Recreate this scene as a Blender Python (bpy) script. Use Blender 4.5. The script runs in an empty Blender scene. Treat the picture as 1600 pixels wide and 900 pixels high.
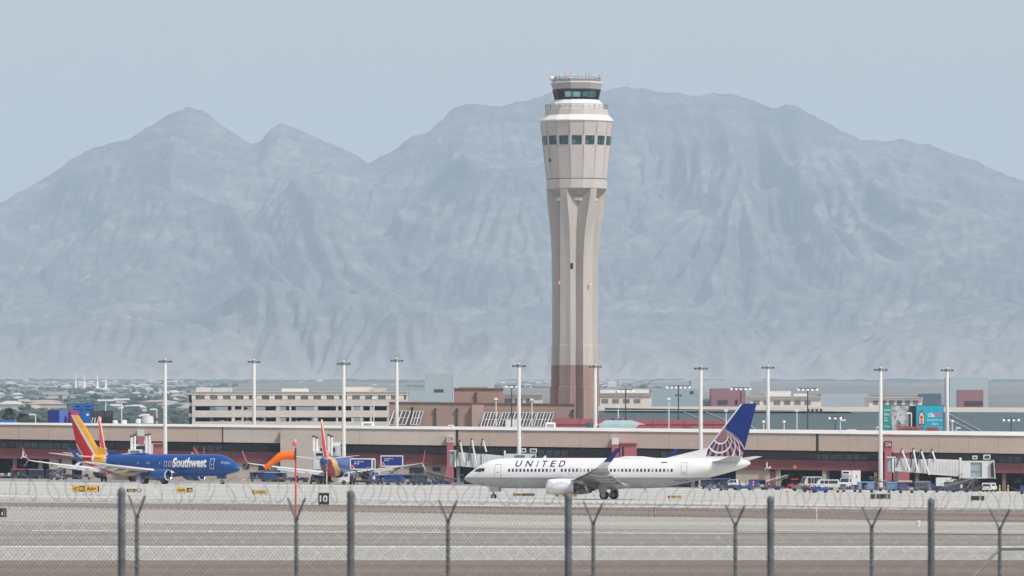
SKY_STR=.082; SKY_MIX=.68; SKY_GREY=(5.8,5.8,5.75); SUN_STR=2.5; EXPO=0.50
HAZE_D=3.5e-5; HAZE_COL=(.65,.815,.985)
import bpy, bmesh, math, random
import numpy as np
from mathutils import Vector, Matrix
random.seed(7)
R = math.radians
SC = bpy.context.scene
COL = SC.collection
F = 11000.0      # focal length in pixels of the 1600 px wide photograph
YH = 722.0       # picture row of the level line through the lens
def PX(px, Y): return (px-800.0)*Y/F
def PZ(py, Y): return (YH-py)*Y/F

# ------------------------------------------------------------------ terrain
def sstep(a, b, x):
    t = min(1.0, max(0.0, (x-a)/(b-a))); return t*t*(3-2*t)
_gp = [(-200,-1.7),(0,-1.75),(60,-2.4),(110,-3.0),(250,-4.6),(340,-4.8),(2200,-4.8),(2500,-4.8),(4000,15.0),(8000,67),(13000,133),(23500,264.5),(25000,280)]
def base_z(Y):
    if Y <= _gp[0][0]: return _gp[0][1]
    for (a,za),(b,zb) in zip(_gp, _gp[1:]):
        if Y <= b: return za+(zb-za)*(Y-a)/(b-a)
    return _gp[-1][1]
def lat(Y): return 0.013*sstep(450,1150,Y)*(1-sstep(2000,2800,Y))
def G(X, Y): return base_z(Y)-lat(Y)*max(-400,min(400,X))
def ground_at(px, py, dz=0.0):
    lo, hi = 280.0, 2200.0
    for _ in range(60):
        m = 0.5*(lo+hi)
        row = YH-F*(G(PX(px,m),m)+dz)/m
        if row > py: lo = m
        else: hi = m
    Y = 0.5*(lo+hi); X = PX(px,Y)
    return X, Y, G(X,Y)

# ------------------------------------------------------------------ materials
_M = {}
def _node(nt, t, **kw):
    n = nt.nodes.new(t)
    for k, v in kw.items(): setattr(n, k, v)
    return n
def M(name, col=(.5,.5,.5), rough=.6, var=.10, scale=.6, metal=0.0, stretch=(1,1,1), detail=4.0, emit=0.0, bump=0.0, var2=0.0, scale2=8.0, coat=0.0):
    if name in _M: return _M[name]
    m = bpy.data.materials.new(name); m.use_nodes = True
    nt = m.node_tree; b = nt.nodes['Principled BSDF']
    b.inputs['Roughness'].default_value = rough; b.inputs['Metallic'].default_value = metal
    if coat: b.inputs['Coat Weight'].default_value = coat
    if emit:
        b.inputs['Emission Color'].default_value = (*col,1); b.inputs['Emission Strength'].default_value = emit
    tc = _node(nt,'ShaderNodeTexCoord'); mp = _node(nt,'ShaderNodeMapping'); mp.inputs['Scale'].default_value = stretch
    nt.links.new(tc.outputs['Object'], mp.inputs['Vector'])
    nz = _node(nt,'ShaderNodeTexNoise'); nz.inputs['Scale'].default_value = scale; nz.inputs['Detail'].default_value = detail
    nt.links.new(mp.outputs['Vector'], nz.inputs['Vector'])
    mr = _node(nt,'ShaderNodeMapRange'); mr.inputs['From Min'].default_value=.3; mr.inputs['From Max'].default_value=.7
    mr.inputs['To Min'].default_value = 1-var; mr.inputs['To Max'].default_value = 1+var
    nt.links.new(nz.outputs['Fac'], mr.inputs['Value'])
    fac = mr.outputs['Result']
    if var2:
        n2 = _node(nt,'ShaderNodeTexNoise'); n2.inputs['Scale'].default_value = scale2; n2.inputs['Detail'].default_value = 3
        nt.links.new(mp.outputs['Vector'], n2.inputs['Vector'])
        m2 = _node(nt,'ShaderNodeMapRange'); m2.inputs['From Min'].default_value=.3; m2.inputs['From Max'].default_value=.7
        m2.inputs['To Min'].default_value = 1-var2; m2.inputs['To Max'].default_value = 1+var2
        nt.links.new(n2.outputs['Fac'], m2.inputs['Value'])
        mm = _node(nt,'ShaderNodeMath', operation='MULTIPLY'); nt.links.new(fac, mm.inputs[0]); nt.links.new(m2.outputs['Result'], mm.inputs[1]); fac = mm.outputs[0]
    mx = _node(nt,'ShaderNodeVectorMath', operation='SCALE'); mx.inputs[0].default_value = col
    nt.links.new(fac, mx.inputs['Scale']); nt.links.new(mx.outputs['Vector'], b.inputs['Base Color'])
    if bump:
        bp = _node(nt,'ShaderNodeBump'); bp.inputs['Strength'].default_value = bump; bp.inputs['Distance'].default_value=.05
        nt.links.new(nz.outputs['Fac'], bp.inputs['Height']); nt.links.new(bp.outputs['Normal'], b.inputs['Normal'])
    _M[name] = m
    return m
def srgb(r,g,b):
    f = lambda c: ((c/255+.055)/1.055)**2.4 if c > 10.3 else c/255/12.92
    return (f(r),f(g),f(b))

# ------------------------------------------------------------------ mesh builder
class MB:
    def __init__(s, org=(0,0,0)): s.v=[]; s.f=[]; s.m=[]; s.o=Vector(org)
    def add(s, vs, fs, m=0):
        n=len(s.v); s.v += [tuple(Vector(p)-s.o) for p in vs]
        for f in fs: s.f.append([n+i for i in f]); s.m.append(m)
        return s
    def hexa(s, p, m=0):   # p: 4 bottom ccw, 4 top ccw
        return s.add(p, [(3,2,1,0),(4,5,6,7),(0,1,5,4),(1,2,6,5),(2,3,7,6),(3,0,4,7)], m)
    def box(s, x0,x1,y0,y1,z0,z1, m=0):
        return s.hexa([(x0,y0,z0),(x1,y0,z0),(x1,y1,z0),(x0,y1,z0),(x0,y0,z1),(x1,y0,z1),(x1,y1,z1),(x0,y1,z1)], m)
    def bev(s, x0,x1,y0,y1,z0,z1, b=.05, m=0):  # box with its four long vertical edges and top rim chamfered
        ring=lambda i,z:[(x0+i+b,y0+i,z),(x1-i-b,y0+i,z),(x1-i,y0+i+b,z),(x1-i,y1-i-b,z),(x1-i-b,y1-i,z),(x0+i+b,y1-i,z),(x0+i,y1-i-b,z),(x0+i,y0+i+b,z)]
        return s.loft([ring(0,z0),ring(0,z1-b),ring(b*.8,z1)], m=m)
    def pbox(s, px0,px1, yt,yb, Y0,Y1, m=0):  # facade block: columns and rows measured on plane Y0, rows may be functions of the column
        ft = yt if callable(yt) else (lambda x: yt); fb = yb if callable(yb) else (lambda x: yb)
        a,b=PX(px0,Y0),PX(px1,Y0)
        zb0,zb1,zt0,zt1 = PZ(fb(px0),Y0),PZ(fb(px1),Y0),PZ(ft(px0),Y0),PZ(ft(px1),Y0)
        return s.hexa([(a,Y0,zb0),(b,Y0,zb1),(b,Y1,zb1),(a,Y1,zb0),(a,Y0,zt0),(b,Y0,zt1),(b,Y1,zt1),(a,Y1,zt0)], m)
    def loft(s, rings, m=0, cap=True, close=True):
        n=len(rings[0]); vs=[p for r in rings for p in r]; fs=[]
        for i in range(len(rings)-1):
            for j in range(n if close else n-1):
                k=(j+1)%n; fs.append((i*n+j,i*n+k,(i+1)*n+k,(i+1)*n+j))
        if cap and close: fs.append(tuple(range(n-1,-1,-1))); fs.append(tuple((len(rings)-1)*n+j for j in range(n)))
        return s.add(vs,fs,m)
    def cyl(s, p0,p1,r0,r1=None,n=12,m=0,cap=True):
        return s.tube([p0,p1],[r0,r0 if r1 is None else r1],n,m,cap)
    def tube(s, pts, r, n=8, m=0, cap=True):
        pts=[Vector(p) for p in pts]; rs = r if isinstance(r,(list,tuple)) else [r]*len(pts)
        rings=[]; u=None
        for i,p in enumerate(pts):
            d=(pts[min(i+1,len(pts)-1)]-pts[max(i-1,0)]).normalized()
            if u is None: u = d.orthogonal().normalized()
            u=(u-d*u.dot(d)); u = u.normalized() if u.length>1e-6 else d.orthogonal().normalized()
            w=d.cross(u)
            rings.append([p+(u*math.cos(2*math.pi*j/n)+w*math.sin(2*math.pi*j/n))*rs[i] for j in range(n)])
        return s.loft(rings,m,cap)
    def lathe(s, prof, c=(0,0,0), axis='z', n=24, m=0, cap=True, a0=0.0):  # prof: (radius, height)
        rings=[]
        for r,h in prof:
            ring=[]
            for j in range(n):
                a=a0+2*math.pi*j/n; x,y=r*math.cos(a),r*math.sin(a)
                ring.append((c[0]+x,c[1]+y,c[2]+h) if axis=='z' else ((c[0]+h,c[1]+x,c[2]+y) if axis=='x' else (c[0]-x,c[1]+h,c[2]+y)))
            rings.append(ring)
        return s.loft(rings,m,cap)
    def sphere(s,c,r,n=10,m=0,sz=1.0):
        k=max(4,n//2)
        return s.lathe([(max(r*math.sin(math.pi*i/k),r*.02),-r*sz*math.cos(math.pi*i/k)) for i in range(k+1)],c,'z',n,m)
    def prism(s, poly, y0,y1,m=0):  # polygon in x,z extruded along y
        n=len(poly)
        return s.add([(x,y0,z) for x,z in poly]+[(x,y1,z) for x,z in poly],[tuple(range(n)),tuple(range(2*n-1,n-1,-1))]+[(i,n+i,n+(i+1)%n,(i+1)%n) for i in range(n)],m)
    def build(s, name, mats, parent=None, loc=None, smooth=True, rot=0.0, angle=32):
        me=bpy.data.meshes.new(name); me.from_pydata(s.v,[],s.f)
        if not isinstance(mats,(list,tuple)): mats=[mats]
        for x in mats: me.materials.append(x)
        if len(mats)>1: me.polygons.foreach_set('material_index', s.m)
        bm=bmesh.new(); bm.from_mesh(me); bmesh.ops.recalc_face_normals(bm,faces=bm.faces); bm.to_mesh(me); bm.free()
        if smooth:
            me.polygons.foreach_set('use_smooth',[True]*len(me.polygons)); me.set_sharp_from_angle(angle=R(angle))
        o=bpy.data.objects.new(name,me); COL.objects.link(o)
        if parent is not None: o.parent=parent
        if loc is not None: o.location=loc
        else: o.location=s.o if parent is None else (0,0,0)
        o.rotation_euler=(0,0,rot)
        return o
def tag(o, label=None, cat=None, group=None, kind=None):
    if label: o['label']=label
    if cat: o['category']=cat
    if group: o['group']=group
    if kind: o['kind']=kind
    return o
def thing(name, label, cat, loc=(0,0,0), rotz=0.0, group=None):
    o=bpy.data.objects.new(name,None); COL.objects.link(o); o.empty_display_size=.3
    o.location=loc; o.rotation_euler=(0,0,rotz)
    return tag(o,label,cat,group)
def kids(o):
    return [c for c in bpy.data.objects if c.parent is o] if False else list(o.children)
def dup(root, loc, rotz=None, label=None, group=None):
    r=root.copy(); COL.objects.link(r); r.location=loc
    if rotz is not None: r.rotation_euler=(0,0,rotz)
    if label: r['label']=label
    if group: r['group']=group
    for ch in list(root.children):
        c=ch.copy(); COL.objects.link(c); c.parent=r
        for g in list(ch.children):
            d=g.copy(); COL.objects.link(d); d.parent=c
    return r
# lettering: flat glyph meshes from the built-in font
_T={}
def glyphs(text, bold=0.0, cuts=0):
    key=(text,bold,cuts)
    if key not in _T:
        cu=bpy.data.curves.new('t','FONT'); cu.body=text; cu.offset=bold; cu.resolution_u=4
        ob=bpy.data.objects.new('t',cu); COL.objects.link(ob)
        me=bpy.data.meshes.new_from_object(ob.evaluated_get(bpy.context.evaluated_depsgraph_get()))
        bm=bmesh.new(); bm.from_mesh(me)
        bmesh.ops.triangulate(bm,faces=bm.faces)
        zs=[v.co.y for v in bm.verts]; lo,hi=min(zs),max(zs)
        for i in range(1,cuts+1):
            y=lo+(hi-lo)*i/(cuts+1)
            bmesh.ops.bisect_plane(bm,geom=bm.verts[:]+bm.edges[:]+bm.faces[:],plane_co=(0,y,0),plane_no=(0,1,0))
        bm.verts.index_update()
        v=[(a.co.x,a.co.y) for a in bm.verts]; f=[[b.index for b in fc.verts] for fc in bm.faces]
        bm.free(); bpy.data.objects.remove(ob); bpy.data.curves.remove(cu); bpy.data.meshes.remove(me)
        xs=[a for a,_ in v]; ys=[b for _,b in v]
        x0,x1,y0,y1=min(xs),max(xs),min(ys),max(ys)
        _T[key]=([((a-x0)/(x1-x0),(b-y0)/(y1-y0)) for a,b in v],f)
    return _T[key]
def text_flat(mb, text, fn, bold=0.0, m=0, cuts=0):  # fn maps (u,v) in 0..1 to a point
    v,f=glyphs(text,bold,cuts)
    mb.add([fn(a,b) for a,b in v],f,m)
# ------------------------------------------------------------------ camera
cam=bpy.data.cameras.new('camera'); co=bpy.data.objects.new('camera',cam); COL.objects.link(co)
cam.sensor_width=36.0; cam.lens=36.0*F/1600.0; cam.shift_y=(YH-450.0)/1600.0
cam.clip_start=1.0; cam.clip_end=90000.0
co.location=(0,0,0); co.rotation_euler=(R(90),0,0)
cam.dof.use_dof=True; cam.dof.focus_distance=1250.0; cam.dof.aperture_fstop=6.7
SC.camera=co
# ------------------------------------------------------------------ light
SUN_EL, SUN_AZ = 50.0, 130.0      # azimuth clockwise from +Y: behind the camera, to its right
w=bpy.data.worlds.new('World'); SC.world=w; w.use_nodes=True
nt=w.node_tree; bg=nt.nodes['Background']
sky=nt.nodes.new('ShaderNodeTexSky'); sky.sky_type='NISHITA'; sky.sun_disc=False
sky.sun_elevation=R(SUN_EL); sky.sun_rotation=R(SUN_AZ); sky.air_density=1.0; sky.dust_density=4.0; sky.ozone_density=1.0; sky.altitude=600
mixn=nt.nodes.new('ShaderNodeMix'); mixn.data_type='RGBA'; mixn.inputs['Factor'].default_value=SKY_MIX
mixn.inputs['B'].default_value=(*SKY_GREY,1)
nt.links.new(sky.outputs['Color'],mixn.inputs['A']); nt.links.new(mixn.outputs['Result'],bg.inputs['Color'])
bg.inputs['Strength'].default_value=SKY_STR
sl=bpy.data.lights.new('sun','SUN'); sl.energy=SUN_STR; sl.angle=R(8); sl.color=(1.0,.97,.93)
so=bpy.data.objects.new('sun',sl); COL.objects.link(so)
d=Vector((math.sin(R(SUN_AZ))*math.cos(R(SUN_EL)),math.cos(R(SUN_AZ))*math.cos(R(SUN_EL)),math.sin(R(SUN_EL))))
so.rotation_euler=d.to_track_quat('Z','Y').to_euler(); so.location=(300,-200,500)
vs=SC.view_settings; vs.view_transform='Standard'; vs.look='None'; vs.exposure=EXPO; vs.gamma=1.0; vs.use_curve_mapping=False
cy=SC.cycles; cy.use_denoising=True; cy.volume_bounces=2; cy.max_bounces=6; cy.diffuse_bounces=2; cy.glossy_bounces=2; cy.transparent_max_bounces=8
cy.volume_step_rate=10.0
try: cy.denoiser='OPENIMAGEDENOISE'
except Exception: pass
# ------------------------------------------------------------------ haze
hz=MB(); hz.box(-18000,18000,-220,40000,-13,1900)
hm=bpy.data.materials.new('haze_air'); hm.use_nodes=True; nt=hm.node_tree
nt.nodes.remove(nt.nodes['Principled BSDF'])
pv=nt.nodes.new('ShaderNodeVolumePrincipled'); pv.inputs['Color'].default_value=(*HAZE_COL,1); pv.inputs['Density'].default_value=HAZE_D; pv.inputs['Anisotropy'].default_value=0.0
nt.links.new(pv.outputs['Volume'],nt.nodes['Material Output'].inputs['Volume'])
ho=hz.build('haze',hm,smooth=False); tag(ho,'pale blue desert haze filling the air up to the mountains','haze',kind='stuff')
# ------------------------------------------------------------------ numpy noise
rng=np.random.RandomState(11)
_LAT=rng.rand(256,256)
def vnoise(x,y,seed=0):
    x=x+seed*37.7; y=y+seed*71.3
    xi=np.floor(x).astype(int); yi=np.floor(y).astype(int); fx=x-xi; fy=y-yi
    fx=fx*fx*fx*(fx*(fx*6-15)+10); fy=fy*fy*fy*(fy*(fy*6-15)+10)
    g=lambda a,b:_LAT[a&255,b&255]
    return (g(xi,yi)*(1-fx)+g(xi+1,yi)*fx)*(1-fy)+(g(xi,yi+1)*(1-fx)+g(xi+1,yi+1)*fx)*fy
def fbm(x,y,o=5,seed=0,gain=.5):
    s=0;a=1;t=0
    for i in range(o): s=s+a*vnoise(x*2**i,y*2**i,seed+i); t+=a; a*=gain
    return s/t
def ridged(x,y,o=5,seed=0,gain=.5):
    s=0;a=1;t=0
    for i in range(o): s=s+a*(1-np.abs(2*vnoise(x*2**i,y*2**i,seed+i)-1)); t+=a; a*=gain
    return s/t
def grid_object(name,X,Y,Z,mat):
    ny,nx=X.shape
    me=bpy.data.meshes.new(name)
    idx=np.arange(nx*ny).reshape(ny,nx)
    q=np.stack([idx[:-1,:-1],idx[:-1,1:],idx[1:,1:],idx[1:,:-1]],-1).reshape(-1,4)
    me.vertices.add(nx*ny); me.vertices.foreach_set('co',np.stack([X,Y,Z],-1).astype(np.float32).ravel())
    me.loops.add(q.size); me.loops.foreach_set('vertex_index',q.astype(np.int32).ravel())
    me.polygons.add(len(q)); me.polygons.foreach_set('loop_start',np.arange(0,q.size,4,dtype=np.int32))
    me.update(calc_edges=True); me.validate()
    me.polygons.foreach_set('use_smooth',[True]*len(q)); me.materials.append(mat)
    o=bpy.data.objects.new(name,me); COL.objects.link(o); return o
# ------------------------------------------------------------------ mountains (9 to 14 km away)
RIDGE=[(-900,520),(-600,455),(-300,420),(-100,350),(0,315),(40,295),(80,272),(110,250),(135,236),(170,225),(205,216),(225,203),(250,188),(275,173),(297,167),(320,174),(350,197),(375,214),(395,226),(412,217),(425,201),(440,193),(460,200),(490,213),(520,225),(550,239),(577,254),(590,250),(615,234),(640,217),(665,205),(690,187),(712,169),(735,162),(760,165),(785,166),(800,160),(825,157),(845,149),(870,142),(900,150),(940,143),(955,138),(980,136),(1010,141),(1050,146),(1090,147),(1130,146),(1155,149),(1185,161),(1215,170),(1241,161),(1258,172),(1285,188),(1320,208),(1350,221),(1390,221),(1418,217),(1440,226),(1470,235),(1500,243),(1540,262),(1570,275),(1600,283),(1700,330),(1900,400),(2200,455),(2600,520)]
S=2.6    # the range stands 23 to 36 km away and rises some 1700 m above the plain
def mountains():
    YR=12500.0*S
    nx,ny=640,240
    xs=np.linspace(-1750,1750,nx)*S; ys=np.linspace(9000,13900,ny)*S
    X,Y=np.meshgrid(xs,ys); U,V=X/S,Y/S                      # U, V: noise lattice
    rx=np.array([PX(a,YR) for a,_ in RIDGE]); rz=np.array([PZ(b,YR) for _,b in RIDGE])
    Rz=np.interp(xs,rx,rz)
    yr=YR+260*S*(vnoise(xs/S/420,xs*0,3)-.5)                 # the crest wanders in depth
    Rz=Rz*(yr/YR)
    t=np.clip((Y-9050*S)/(yr[None,:]-9050*S),0,1)
    wob=fbm(U/520,V/900,3,5)-.5
    tt=np.clip(t+.62*wob*t*(1-t)*2,0,1)
    z0=104.0*S
    Zb=z0+(Rz[None,:]-z0)*(.14*tt+.86*tt**1.7)
    amp=np.clip(t*1.2,0,1)*(1-t)**.62
    wx=U+260*(fbm(U/420,V/500,3,21)-.5); wy=V+500*(fbm(U/500,V/700,3,31)-.5)
    # spurs run down and to the right on one side, down and to the left on the other
    dg=(vnoise(U/700,V/3000,17)-.5)*3.4
    rg=ridged(wx/520+dg*wy/1400,wy/1500,5,41,.50)
    Z=Zb+S*(amp*(rg-.60)*430+amp*(ridged(wx/150+.4*wy/600,wy/420,3,55,.5)-.6)*34)
    fh=np.exp(-((V-9900)/420.)**2)*np.clip(fbm(U/420,V/500,3,61)-.47,0,1)*420*S
    Z=Z+fh
    back=np.clip((Y-yr[None,:])/(1400*S),0,1); Z=np.where(Y>yr[None,:],Rz[None,:]*(1-back*.75)-20*back,Z)
    Z=np.maximum(Z,z0-4)
    # running water: stream-power erosion down to the fans (worked in lattice units)
    dx=(xs[1]-xs[0])/S; dy=(ys[1]-ys[0])/S; Z=Z/S
    Z=Z+rng.rand(ny,nx)*3.0
    N=nx*ny; ii=np.arange(N).reshape(ny,nx); dd_=math.hypot(dx,dy)
    offs=[(-1,0,dy),(1,0,dy),(0,-1,dx),(0,1,dx),(-1,-1,dd_),(-1,1,dd_),(1,-1,dd_),(1,1,dd_)]
    zf=z0/S
    for it in range(9):
        best=np.zeros((ny,nx)); rec=ii.copy()
        P=np.pad(Z,1,mode='edge'); I=np.pad(ii,1,mode='edge')
        for oy,ox,dd in offs:
            zz=P[1+oy:1+oy+ny,1+ox:1+ox+nx]; s=(Z-zz)/dd; k=s>best
            best=np.where(k,s,best); rec=np.where(k,I[1+oy:1+oy+ny,1+ox:1+ox+nx],rec)
        order=np.argsort(-Z.ravel()).tolist(); rl=rec.ravel().tolist(); A=[1.0]*N
        for i in order:
            j=rl[i]
            if j!=i: A[j]+=A[i]
        A=np.array(A).reshape(ny,nx)
        zr=Z.ravel()[rec]
        dz=np.minimum(1.5*np.sqrt(A)*np.minimum(best,1.2)*(Z>zf+6),(Z-zr)*.7)
        Z=Z-np.maximum(dz,0)*.9
        L=(P[:-2,1:-1]+P[2:,1:-1]+P[1:-1,:-2]+P[1:-1,2:])/4-P[1:-1,1:-1]
        Z=Z+.08*L*(t<.97)
    Z=Z*S
    wc=np.clip((t-.84)/.16,0,1); wc=wc*wc*(3-2*wc); wc=np.where(Y>yr[None,:],0,wc)
    Z=Z*(1-wc)+(Zb+(fbm(U/80,V/200,4,91)-.5)*22*S)*wc
    P=np.pad(Z,1,mode='edge'); Z=Z*.6+.1*(P[:-2,1:-1]+P[2:,1:-1]+P[1:-1,:-2]+P[1:-1,2:])
    # keep the skyline of the photograph
    el=(Z/Y).max(0); want=np.interp(xs,rx,rz)/YR
    sc=want/np.maximum(el,1e-5); k=np.ones(9)/9
    sc=np.convolve(np.pad(sc,4,mode='edge'),k,mode='valid')
    wgt=np.clip((t-.25)/.6,0,1)
    Z=z0+(Z-z0)*(1+(sc[None,:]-1)*wgt*1.15)
    xi=np.linspace(0,nx-1,2*nx-1); yi=np.linspace(0,ny-1,2*ny-1)
    def up(A):
        B=np.stack([np.interp(xi,np.arange(nx),r) for r in A]); return np.stack([np.interp(yi,np.arange(ny),c) for c in B.T]).T
    X2,Y2,Z2=up(X),up(Y),up(Z)
    a2=np.clip((Z2-z0)/(120*S),0,1)
    Z2=Z2+a2*S*((ridged(X2/S/34+.3*Y2/S/90,Y2/S/60,4,71,.6)-.6)*9)
    return X2,Y2,Z2
mm=bpy.data.materials.new('desert_rock'); mm.use_nodes=True; nt=mm.node_tree; b=nt.nodes['Principled BSDF']; b.inputs['Roughness'].default_value=.95
tc=_node(nt,'ShaderNodeTexCoord')
def rockn(scale,sx,sy,sz,rot,det=5):
    mp=_node(nt,'ShaderNodeMapping'); mp.inputs['Scale'].default_value=(sx,sy,sz); mp.inputs['Rotation'].default_value=rot
    nt.links.new(tc.outputs['Object'],mp.inputs['Vector']); n=_node(nt,'ShaderNodeTexNoise'); n.inputs['Scale'].default_value=scale; n.inputs['Detail'].default_value=det; n.inputs['Roughness'].default_value=.6
    nt.links.new(mp.outputs['Vector'],n.inputs['Vector']); return n.outputs['Fac']
n1=rockn(.0020,1,.35,1.7,(0,R(30),0)); n2=rockn(.0075,.5,.3,2.6,(0,R(-34),0),6); n3=rockn(.028,1,.5,1.3,(0,R(20),0),4)
ad=_node(nt,'ShaderNodeMath',operation='ADD'); nt.links.new(n1,ad.inputs[0]); nt.links.new(n2,ad.inputs[1])
ad2=_node(nt,'ShaderNodeMath',operation='ADD'); nt.links.new(ad.outputs[0],ad2.inputs[0]); nt.links.new(n3,ad2.inputs[1])
cr=_node(nt,'ShaderNodeValToRGB'); e=cr.color_ramp.elements
mr=_node(nt,'ShaderNodeMapRange'); mr.inputs['From Min'].default_value=1.1; mr.inputs['From Max'].default_value=1.9
nt.links.new(ad2.outputs[0],mr.inputs['Value']); nt.links.new(mr.outputs['Result'],cr.inputs['Fac'])
e[0].position=0.0; e[0].color=(.06,.066,.078,1); e[1].position=1.0; e[1].color=(.32,.29,.265,1)
x=e.new(.38); x.color=(.105,.105,.11,1); x=e.new(.62); x.color=(.17,.158,.152,1)
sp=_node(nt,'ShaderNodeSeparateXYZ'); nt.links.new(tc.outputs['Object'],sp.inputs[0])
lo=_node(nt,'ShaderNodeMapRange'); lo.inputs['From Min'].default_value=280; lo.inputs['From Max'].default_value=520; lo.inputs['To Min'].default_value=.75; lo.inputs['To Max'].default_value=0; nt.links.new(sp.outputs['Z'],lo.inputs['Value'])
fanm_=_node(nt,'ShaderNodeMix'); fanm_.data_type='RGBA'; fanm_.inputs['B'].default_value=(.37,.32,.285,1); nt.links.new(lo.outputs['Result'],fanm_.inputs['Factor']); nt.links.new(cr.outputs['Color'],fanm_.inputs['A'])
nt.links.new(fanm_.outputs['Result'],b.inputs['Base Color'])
bp=_node(nt,'ShaderNodeBump'); bp.inputs['Strength'].default_value=.5; bp.inputs['Distance'].default_value=16; nt.links.new(ad2.outputs[0],bp.inputs['Height']); nt.links.new(bp.outputs['Normal'],b.inputs['Normal'])
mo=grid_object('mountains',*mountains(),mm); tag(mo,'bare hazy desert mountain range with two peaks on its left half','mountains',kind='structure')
# ------------------------------------------------------------------ ground sheet
rows=[-200,-100]+list(range(0,2210,10))+list(range(2260,23600,140))
us=np.linspace(-1,1,61)
gx=np.array([[u*(260+.17*max(Y,0)) for u in us] for Y in rows]); gy=np.array([[float(Y)]*61 for Y in rows])
gz=np.array([[G(x,y) for x,y in zip(ra,rb)] for ra,rb in zip(gx,gy)])
gz=gz+np.where(gy>2400,(fbm(gx/500,gy/900,4,81)-.5)*np.clip((gy-2600)/5000,0,1)*np.clip((22500-gy)/3500,0,1)*34,0)
gm=M('bare_dirt',(.235,.183,.15),.95,.22,.08,0,(.06,1,1),5,var2=.10,scale2=.6)
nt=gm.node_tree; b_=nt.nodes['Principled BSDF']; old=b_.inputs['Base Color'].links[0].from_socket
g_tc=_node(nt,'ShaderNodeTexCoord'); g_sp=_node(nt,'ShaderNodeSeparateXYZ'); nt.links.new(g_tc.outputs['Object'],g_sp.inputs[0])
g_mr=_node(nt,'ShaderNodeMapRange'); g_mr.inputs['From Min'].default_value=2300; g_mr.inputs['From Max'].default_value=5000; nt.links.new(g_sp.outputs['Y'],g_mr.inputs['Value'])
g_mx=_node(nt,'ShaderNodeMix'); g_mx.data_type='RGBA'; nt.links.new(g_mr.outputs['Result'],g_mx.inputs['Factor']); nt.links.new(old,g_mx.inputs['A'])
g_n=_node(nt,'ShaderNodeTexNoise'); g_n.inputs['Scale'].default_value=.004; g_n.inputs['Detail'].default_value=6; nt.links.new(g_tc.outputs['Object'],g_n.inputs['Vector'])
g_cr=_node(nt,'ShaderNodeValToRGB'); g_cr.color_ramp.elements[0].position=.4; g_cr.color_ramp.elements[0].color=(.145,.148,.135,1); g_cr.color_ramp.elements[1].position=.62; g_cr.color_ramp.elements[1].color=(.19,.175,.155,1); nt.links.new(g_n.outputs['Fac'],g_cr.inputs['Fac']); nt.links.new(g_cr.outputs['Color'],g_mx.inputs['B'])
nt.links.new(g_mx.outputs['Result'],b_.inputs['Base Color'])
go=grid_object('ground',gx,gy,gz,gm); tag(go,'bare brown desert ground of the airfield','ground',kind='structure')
def strip(name,label,mat,near,far,dz,kind='structure',px=(-1500,3100),cols=24):
    vs=[];fs=[]
    n=0
    dat=[]
    for i in range(cols+1):
        p=px[0]+(px[1]-px[0])*i/cols
        ln=lambda ab:ab[0]+(ab[1]-ab[0])*p/1600
        y0=ground_at(p,ln(near))[1]; y1=ground_at(p,ln(far))[1]
        dat.append((p,y0,y1))
    seg=max(1,int(max(abs(c-b_) for _,b_,c in dat)/12))
    for p,y0,y1 in dat:
        x0,x1=PX(p,y0),PX(p,y1)
        for k in range(seg+1):
            t=k/seg; X=x0+(x1-x0)*t; Y=y0+(y1-y0)*t
            vs.append((X,Y,G(X,Y)+dz))
    for i in range(cols):
        for k in range(seg):
            a=i*(seg+1)+k; fs.append((a,a+seg+1,a+seg+2,a+1))
    o=MB().add(vs,fs).build(name,mat); tag(o,label,None,None,kind); return o
conc=(.50,.485,.465)
m_run=M('runway_concrete',(.42,.395,.36),.9,.26,.10,0,(.02,1,1),6,var2=.12,scale2=.5)
m_sh=M('shoulder_concrete',(.49,.47,.435),.9,.15,.10,0,(.04,1,1),5,var2=.08,scale2=.5)
m_asp=M('worn_asphalt',(.325,.30,.27),.92,.24,.10,0,(.025,1,1),6,var2=.10,scale2=.45)
m_tax=M('taxiway_concrete',(.43,.42,.395),.9,.18,.05,0,(.06,1,1),5,var2=.07,scale2=.3)
m_apr=M('apron_concrete',(.27,.265,.255),.9,.18,.04,0,(.3,1,1),5,var2=.1,scale2=.25)
m_wl=M('white_marking_paint',(.78,.77,.75),.8,.10,.3,0,(.1,1,1)); m_dk=M('dark_joint',(.16,.155,.15),.9,.2,.2,0,(.1,1,1))
strip('runway_shoulder','pale concrete shoulder along the near edge of the runway',m_sh,(876,875.5),(854.5,855),.010)
strip('runway_edge_marking','white edge line painted along the near side of the runway',m_wl,(856,856.3),(853.6,854),.022)
strip('runway','worn grey runway crossing the airfield',m_asp,(854.5,855),(829,835.5),.010)
strip('far_edge_marking','thin white line along the far side of the runway',m_wl,(830,836.5),(828.6,835.4),.022,px=(50,1150),cols=12)
strip('far_edge_joint','dark joint along the far side of the runway',m_dk,(830,836.3),(828.8,834.8),.018,px=(1150,3100),cols=12)
strip('taxiway_apron_strip','pale streaked concrete between the runway and the dirt strip',m_run,(829,835.5),(791,816.5),.010)
m_srv=M('service_road_concrete',(.52,.51,.48),.9,.13,.05,0,(.06,1,1),5,var2=.08,scale2=.3)
strip('service_band','pale paved band beyond the dirt strip',m_srv,(785,798),(770,792.9),.010)
strip('taxiway','pale concrete taxiway in front of the apron',m_tax,(770,792.9),(752.5,768.3),.010)
strip('taxiway_edge_marking','faint pale line along the far edge of the taxiway',m_srv,(754.8,770.8),(752.9,768.7),.022)
strip('apron','grey parking apron in front of the concourse',m_apr,(752.5,768.3),(736,756),.010,px=(-900,2500))
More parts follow.
